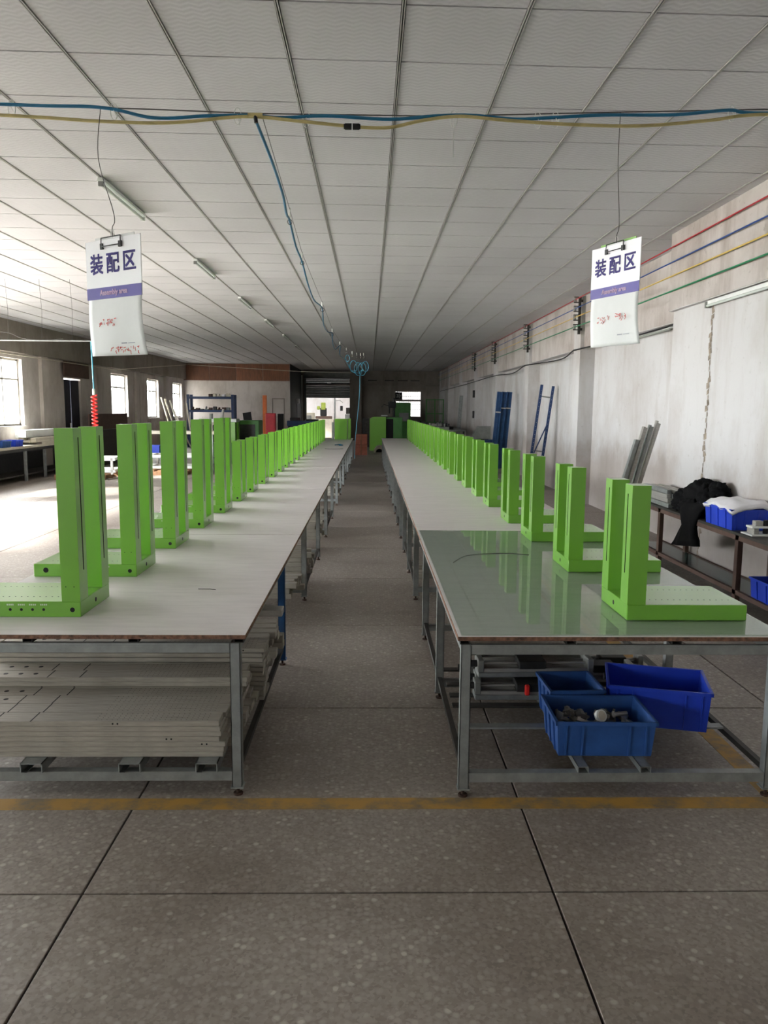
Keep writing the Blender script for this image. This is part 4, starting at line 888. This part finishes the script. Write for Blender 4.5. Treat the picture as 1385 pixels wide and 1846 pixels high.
# left bench with bins and profiles
t = T('side_bench', 'long workbench under the left windows loaded with parts', 'bench', (-7.95, 12.6, 0))
B(MB().bbox((0, 0, .70), (.6, 7.8, .75), .004), 'top', 'cream_m', t); B(box((.57, 0, .64), (.6, 7.8, .7)), 'apron', 'galv_dark', t)
for y in (.4, 2.3, 4.3, 5.3, 6.3, 7.6): B(box((.55, y - .03, 0), (.6, y + .03, .64)), 'leg', 'galv', t)
B(box((.02, .05, .12), (.56, 7.7, .15)), 'lower_shelf', 'galv_dark', t); B(box((.0, .05, .15), (.02, 7.7, .68)), 'back_panel', 'dark', t)
for k, (x, y, w, mt) in enumerate(((-7.72, 14.9, .34, 'crate'), (-7.74, 15.45, .34, 'crate'), (-7.72, 16.0, .34, 'crate_old'), (-7.7, 16.55, .3, 'crate'))):
    crate('plastic_crate', .3, w + .05, .13, mt, 'blue plastic bin on the left bench, %s from the front' % ORD[k], (x, y, .75), 0)
random.seed(13)
for i in range(12):
    tag(B(MB().bbox((-.06, -.75, 0), (.06, .75, .05), .004), 'profile_bar', 'cream_m', None, (-7.78 + (i % 4) * .125, 18.3 + random.uniform(-.25, .25), .75 + (i // 4) * .052)), 'dusty profile stacked on the left bench by the dark door', 'metal bar', 'profiles stacked on the left bench')
tag(B(MB().bbox((-.12, -.9, 0), (.12, .9, .16), .006), 'profile_box', 'white_metal', None, (-7.6, 18.2, .91), (0, 0, -.03)), 'long white box section lying on top of the profile stack', 'box section')
tag(B(MB().box((-.02, 0, 0), (.02, 3.2, .42)), 'brown_panel', 'brown', None, (-7.3, 20.6, .98)), 'brown board leaning behind the left stands under the windows', 'board')
tag(B(MB().bbox((0, 0, 0), (.5, 3.4, .97), .01), 'low_cabinet', 'galv_dark', None, (-7.75, 20.5, 0)), 'long dark low cabinet under the brown board', 'cabinet')
# machine on pallet
def pallet(label, x, y):
    t = T('pallet', label, 'pallet', (x, y, 0))
    for yy in (0, .45, .9): B(MB().box((0, yy, 0), (1.1, yy + .09, .09)), 'bearer', 'wood', t)
    for k in range(6): B(MB().box((k * .2, 0, .09), (k * .2 + .12, .99, .112)), 'deck_board', 'wood', t)
pallet('wooden pallet under the nearer silver frame on the left', -6.9, 17.2); pallet('wooden pallet under the farther silver frame on the left', -5.4, 18.5)
def silver_frame(label, x, y):
    t = T('silver_frame', label, 'machine frame', (x, y, .113), .06)
    for z in (.04, .3):
        for yy in (.05, .85): B(MB().bbox((-.1, yy, z), (1.15, yy + .06, z + .06), .004), 'long_rail', 'white_metal', t)
        for xx in (0, .5, 1.05): B(MB().bbox((xx, .05, z + .005), (xx + .05, .91, z + .055), .004), 'cross_rail', 'alu', t)
    for xx in (0, 1.05):
        for yy in (.05, .85): B(MB().box((xx, yy, .0), (xx + .05, yy + .05, .36)), 'upright', 'alu', t)
    B(MB().bbox((-.2, .3, .12), (.0, .5, .26), .02), 'motor', 'white_metal', t); B(MB().bbox((.3, .2, .2), (.7, .6, .3), .01), 'carriage', 'grey_m', t)
silver_frame('silver aluminium machine frame on the nearer pallet at left', -6.75, 17.2); silver_frame('silver aluminium machine frame on the farther pallet behind the tall stands', -5.2, 18.5)
t = T('long_cream_bench', 'cream bench with blue bin behind the second tall stand', 'bench', (-6.3, 19.8, 0))
B(MB().bbox((0, 0, .92), (2.4, .6, 1.0), .006), 'top', 'cream_m', t)
for x in (.05, 2.3): B(box((x, .05, 0), (x + .05, .1, .92)), 'leg', 'galv', t); B(box((x, .5, 0), (x + .05, .55, .92)), 'leg', 'galv', t)
B(MB().box((.05, .05, .3), (2.3, .55, .33)), 'shelf', 'galv', t)
crate('plastic_crate', .6, .4, .3, 'crate', 'deep blue bin on the shelf of the cream bench behind the tall stands', (-5.9, 19.85, .331), 0)
# long bars leaning by the far window
for k, (x0, x1, y, h) in enumerate(((-7.45, -7.85, 30.4, 1.95), (-7.3, -7.8, 30.6, 1.9), (-7.2, -7.7, 30.85, 1.85), (-7.05, -7.75, 31.1, 1.7), (-7.0, -7.2, 31.2, 1.75))):
    tag(B(MB().obox((x0, y, 0), (x1, y - .5 + k * .1, h), .05, .05), 'leaning_bar', 'cream_m'), 'pale bar leaning on the left wall between the far windows, %s from the left' % ORD[k], 'metal bar', 'bars leaning on the left wall')
# storage rack
t = T('storage_rack', 'blue steel storage rack in front of the plywood partition', 'rack', (-7.3, 31.6, 0))
for x in (0, 1.77):
    for y in (0, .6): B(MB().box((x, y, 0), (x + .1, y + .08, 2.1)), 'upright', 'navy', t)
for z in (.55, 1.4, 1.93): B(MB().box((.1, 0, z), (1.77, .05, z + .09)).box((.1, .63, z), (1.77, .68, z + .09)), 'beam', 'navy', t); B(box((.1, .05, z + .05), (1.77, .63, z + .08)), 'shelf', 'navy', t)
random.seed(17)
for i in range(9):
    for z, cols in ((1.49, ['dark', 'rust', 'brown', 'grey_m']), (2.02, ['cream_m', 'foam', 'brown'])):
        if z > 2 and i < 4: continue
        tag(B((MB().bbox((-.07, -.1, 0), (.05 + .03 * random.random(), .1, .05 + .09 * random.random()), .012) if i % 3 else MB().bbox((-.08, -.1, 0), (.08, .1, .04), .01).cyl((-.02, 0, .04), (.0, 0, .1 + .05 * random.random()), .05, .03, n=9)), 'stored_part', random.choice(cols), None, (-7.1 + i * .175, 31.9, z)), 'oddment on the %s shelf of the blue rack' % ('middle' if z < 2 else 'top'), 'stored part', 'oddments on the rack')
# green CNC machine with white top
t = T('green_machine', 'bright green machine with white table behind the tall stands', 'machine', (-5.0, 22.4, 0))
B(MB().bbox((.0, 0, 0), (1.3, .8, .6), .02), 'bed', 'green_dark', t); B(MB().bbox((.98, .02, .6), (1.18, .25, 1.18), .01), 'column', 'green', t); B(MB().bbox((.98, .55, .6), (1.18, .78, 1.18), .01), 'column', 'green', t)
B(MB().bbox((.2, .1, 1.18), (1.2, .7, 1.27), .01), 'table', 'white_metal', t); B(MB().bbox((.5, .2, .62), (.9, .6, 1.1), .02), 'gearbox', 'dark', t); B(MB().bbox((.1, -.05, .62), (1.0, .15, .8), .05), 'motor', 'black', t)
B(MB().cyl((.45, .3, 1.27), (.45, .3, 1.42), .05, n=10), 'turret', 'grey_m', t); B(MB().cyl((.75, .3, 1.27), (.8, .3, 1.55), .06, .03, n=10), 'spindle', 'alu', t)
t = T('dark_green_box', 'dark green lathe body right of the bright green machine', 'machine', (-3.9, 23.4, 0)); B(MB().bbox((0, 0, 0), (.62, .8, 1.22), .02), 'body', 'green_dark', t); B(MB().bbox((.05, -.01, .5), (.5, 0, 1.1), .002), 'hatch', 'dark', t)
t = T('orange_post', 'tall orange post standing near the plywood partition', 'post', (-4.05, 29.9, 0)); B(MB().bbox((0, 0, 0), (.15, .12, 2.06), .01), 'box_section', 'orange', t); B(MB().box((-.1, -.1, 0), (.25, .22, .02)), 'base_plate', 'orange', t)
t = T('red_cabinet', 'red upright box in front of the orange post', 'cabinet', (-3.78, 28.6, 0)); B(MB().bbox((0, 0, 0), (.36, .3, 1.4), .02), 'body', 'red', t); B(box((.04, -.006, .8), (.32, 0, 1.3)), 'door', 'red', t)
tag(B(MB().obox((-4.25, 28.5, 0), (-4.45, 28.6, 1.42), .3, .03, (0, 1, 0)), 'dark_board', 'hole'), 'black board leaning left of the red cabinet', 'board')
tag(B(MB().obox((-3.25, 28.7, 0), (-3.25, 28.8, 1.38), .22, .05, (0, 1, 0)), 'dark_board', 'hole'), 'black board standing right of the red cabinet', 'board')
t = T('picture_frame', 'empty thin frame leaning on the partition wall', 'frame', (-4.2, 34.0, .6)); B(MB().box((0, 0, 0), (.04, .04, 1.4)).box((.5, 0, 0), (.54, .04, 1.4)), 'stile', 'plaster_dim', t); B(MB().box((0, 0, 1.36), (.54, .04, 1.4)), 'rail', 'plaster_dim', t); B(MB().box((0, 0, -.6), (.04, .04, 0)).box((.5, 0, -.6), (.54, .04, 0)), 'foot', 'plaster_dim', t)
t = T('tool_cart', 'low dark tool cart before the roller shutter', 'cart', (-3.2, 30.5, 0))
B(MB().bbox((0, 0, .9), (1.3, .6, 1.1), .01), 'tray', 'navy', t); B(MB().bbox((.1, .1, 1.1), (.5, .5, 1.22), .02), 'toolbox', 'dark', t); B(MB().bbox((.7, .1, 1.1), (1.2, .5, 1.16), .02), 'toolbox', 'black', t)
for x in (.03, 1.22):
    for y in (.03, .52): B(box((x, y, 0), (x + .05, y + .05, .9)), 'leg', 'dark', t)
tag(B(MB().box((-.03, 0, 0), (.03, .04, 3.2)), 'conduit', 'white_metal', None, (-3.36, 39.2, 0)), 'white vertical conduit beside the roller shutter', 'pipe')
t = T('wall_box', 'small white electrical box on the dark wall left of the shutter', 'electrical box', (-3.4, 37.2, 1.9)); B(MB().bbox((-.04, -.1, -.1), (.08, .2, .12), .01), 'case', 'white_metal', t); B(MB().box((-.03, .0, -1.2), (.0, .05, -.1)), 'conduit', 'galv', t)
# machines in the rear room
t = T('milling_machine', 'yellow-green milling machine in the bright room beyond the shutter', 'machine', (-2.9, 43.5, 0))
B(MB().bbox((-.4, 0, 0), (.9, .8, 1.0), .02), 'bed', 'cream_m', t); B(MB().bbox((-.1, .1, 1.0), (.8, .7, 1.15), .02), 'table', 'brown', t); B(MB().bbox((.15, .3, 1.15), (.5, .6, 1.6), .03), 'head', 'black', t); B(MB().bbox((.2, .25, 1.5), (.45, .55, 1.9), .03), 'motor', 'yellow_tag', t); B(MB().bbox((-.02, .2, 1.5), (.15, .4, 1.7), .03), 'control', 'yellow_tag', t)
t = T('cream_machine', 'cream boxy machine at the left of the shutter opening', 'machine', (-3.7, 42.0, 0)); B(MB().bbox((0, 0, 0), (.75, .6, 1.35), .03), 'body', 'cream_m', t); B(box((.1, -.01, .8), (.6, 0, 1.2)), 'door', 'grey_m', t)
t = T('pipe_post', 'slim post with a swing arm in the room beyond the shutter', 'post', (-1.95, 44.0, 0)); B(MB().cyl((0, 0, 0), (0, 0, 3.0), .05, n=8), 'pole', 'grey_m', t); B(MB().tube([(0, 0, 2.0), (.3, 0, 2.02), (.45, 0, 1.9)], .02, 6), 'arm', 'grey_m', t); B(MB().bbox((.3, -.06, 1.45), (.45, .06, 1.72), .02), 'pendant', 'hole', t)
t = T('monitor', 'small monitor in the room beyond the shutter', 'monitor', (-1.25, 41.5, 0)); B(MB().bbox((0, 0, 1.3), (.36, .06, 1.62), .01), 'case', 'galv_dark', t); B(box((.2, -.004, 1.36), (.32, 0, 1.58)), 'screen', 'foam', t); B(MB().bbox((-.05, -.1, 0), (.45, .3, 1.28), .01), 'stand', 'grey_m', t)
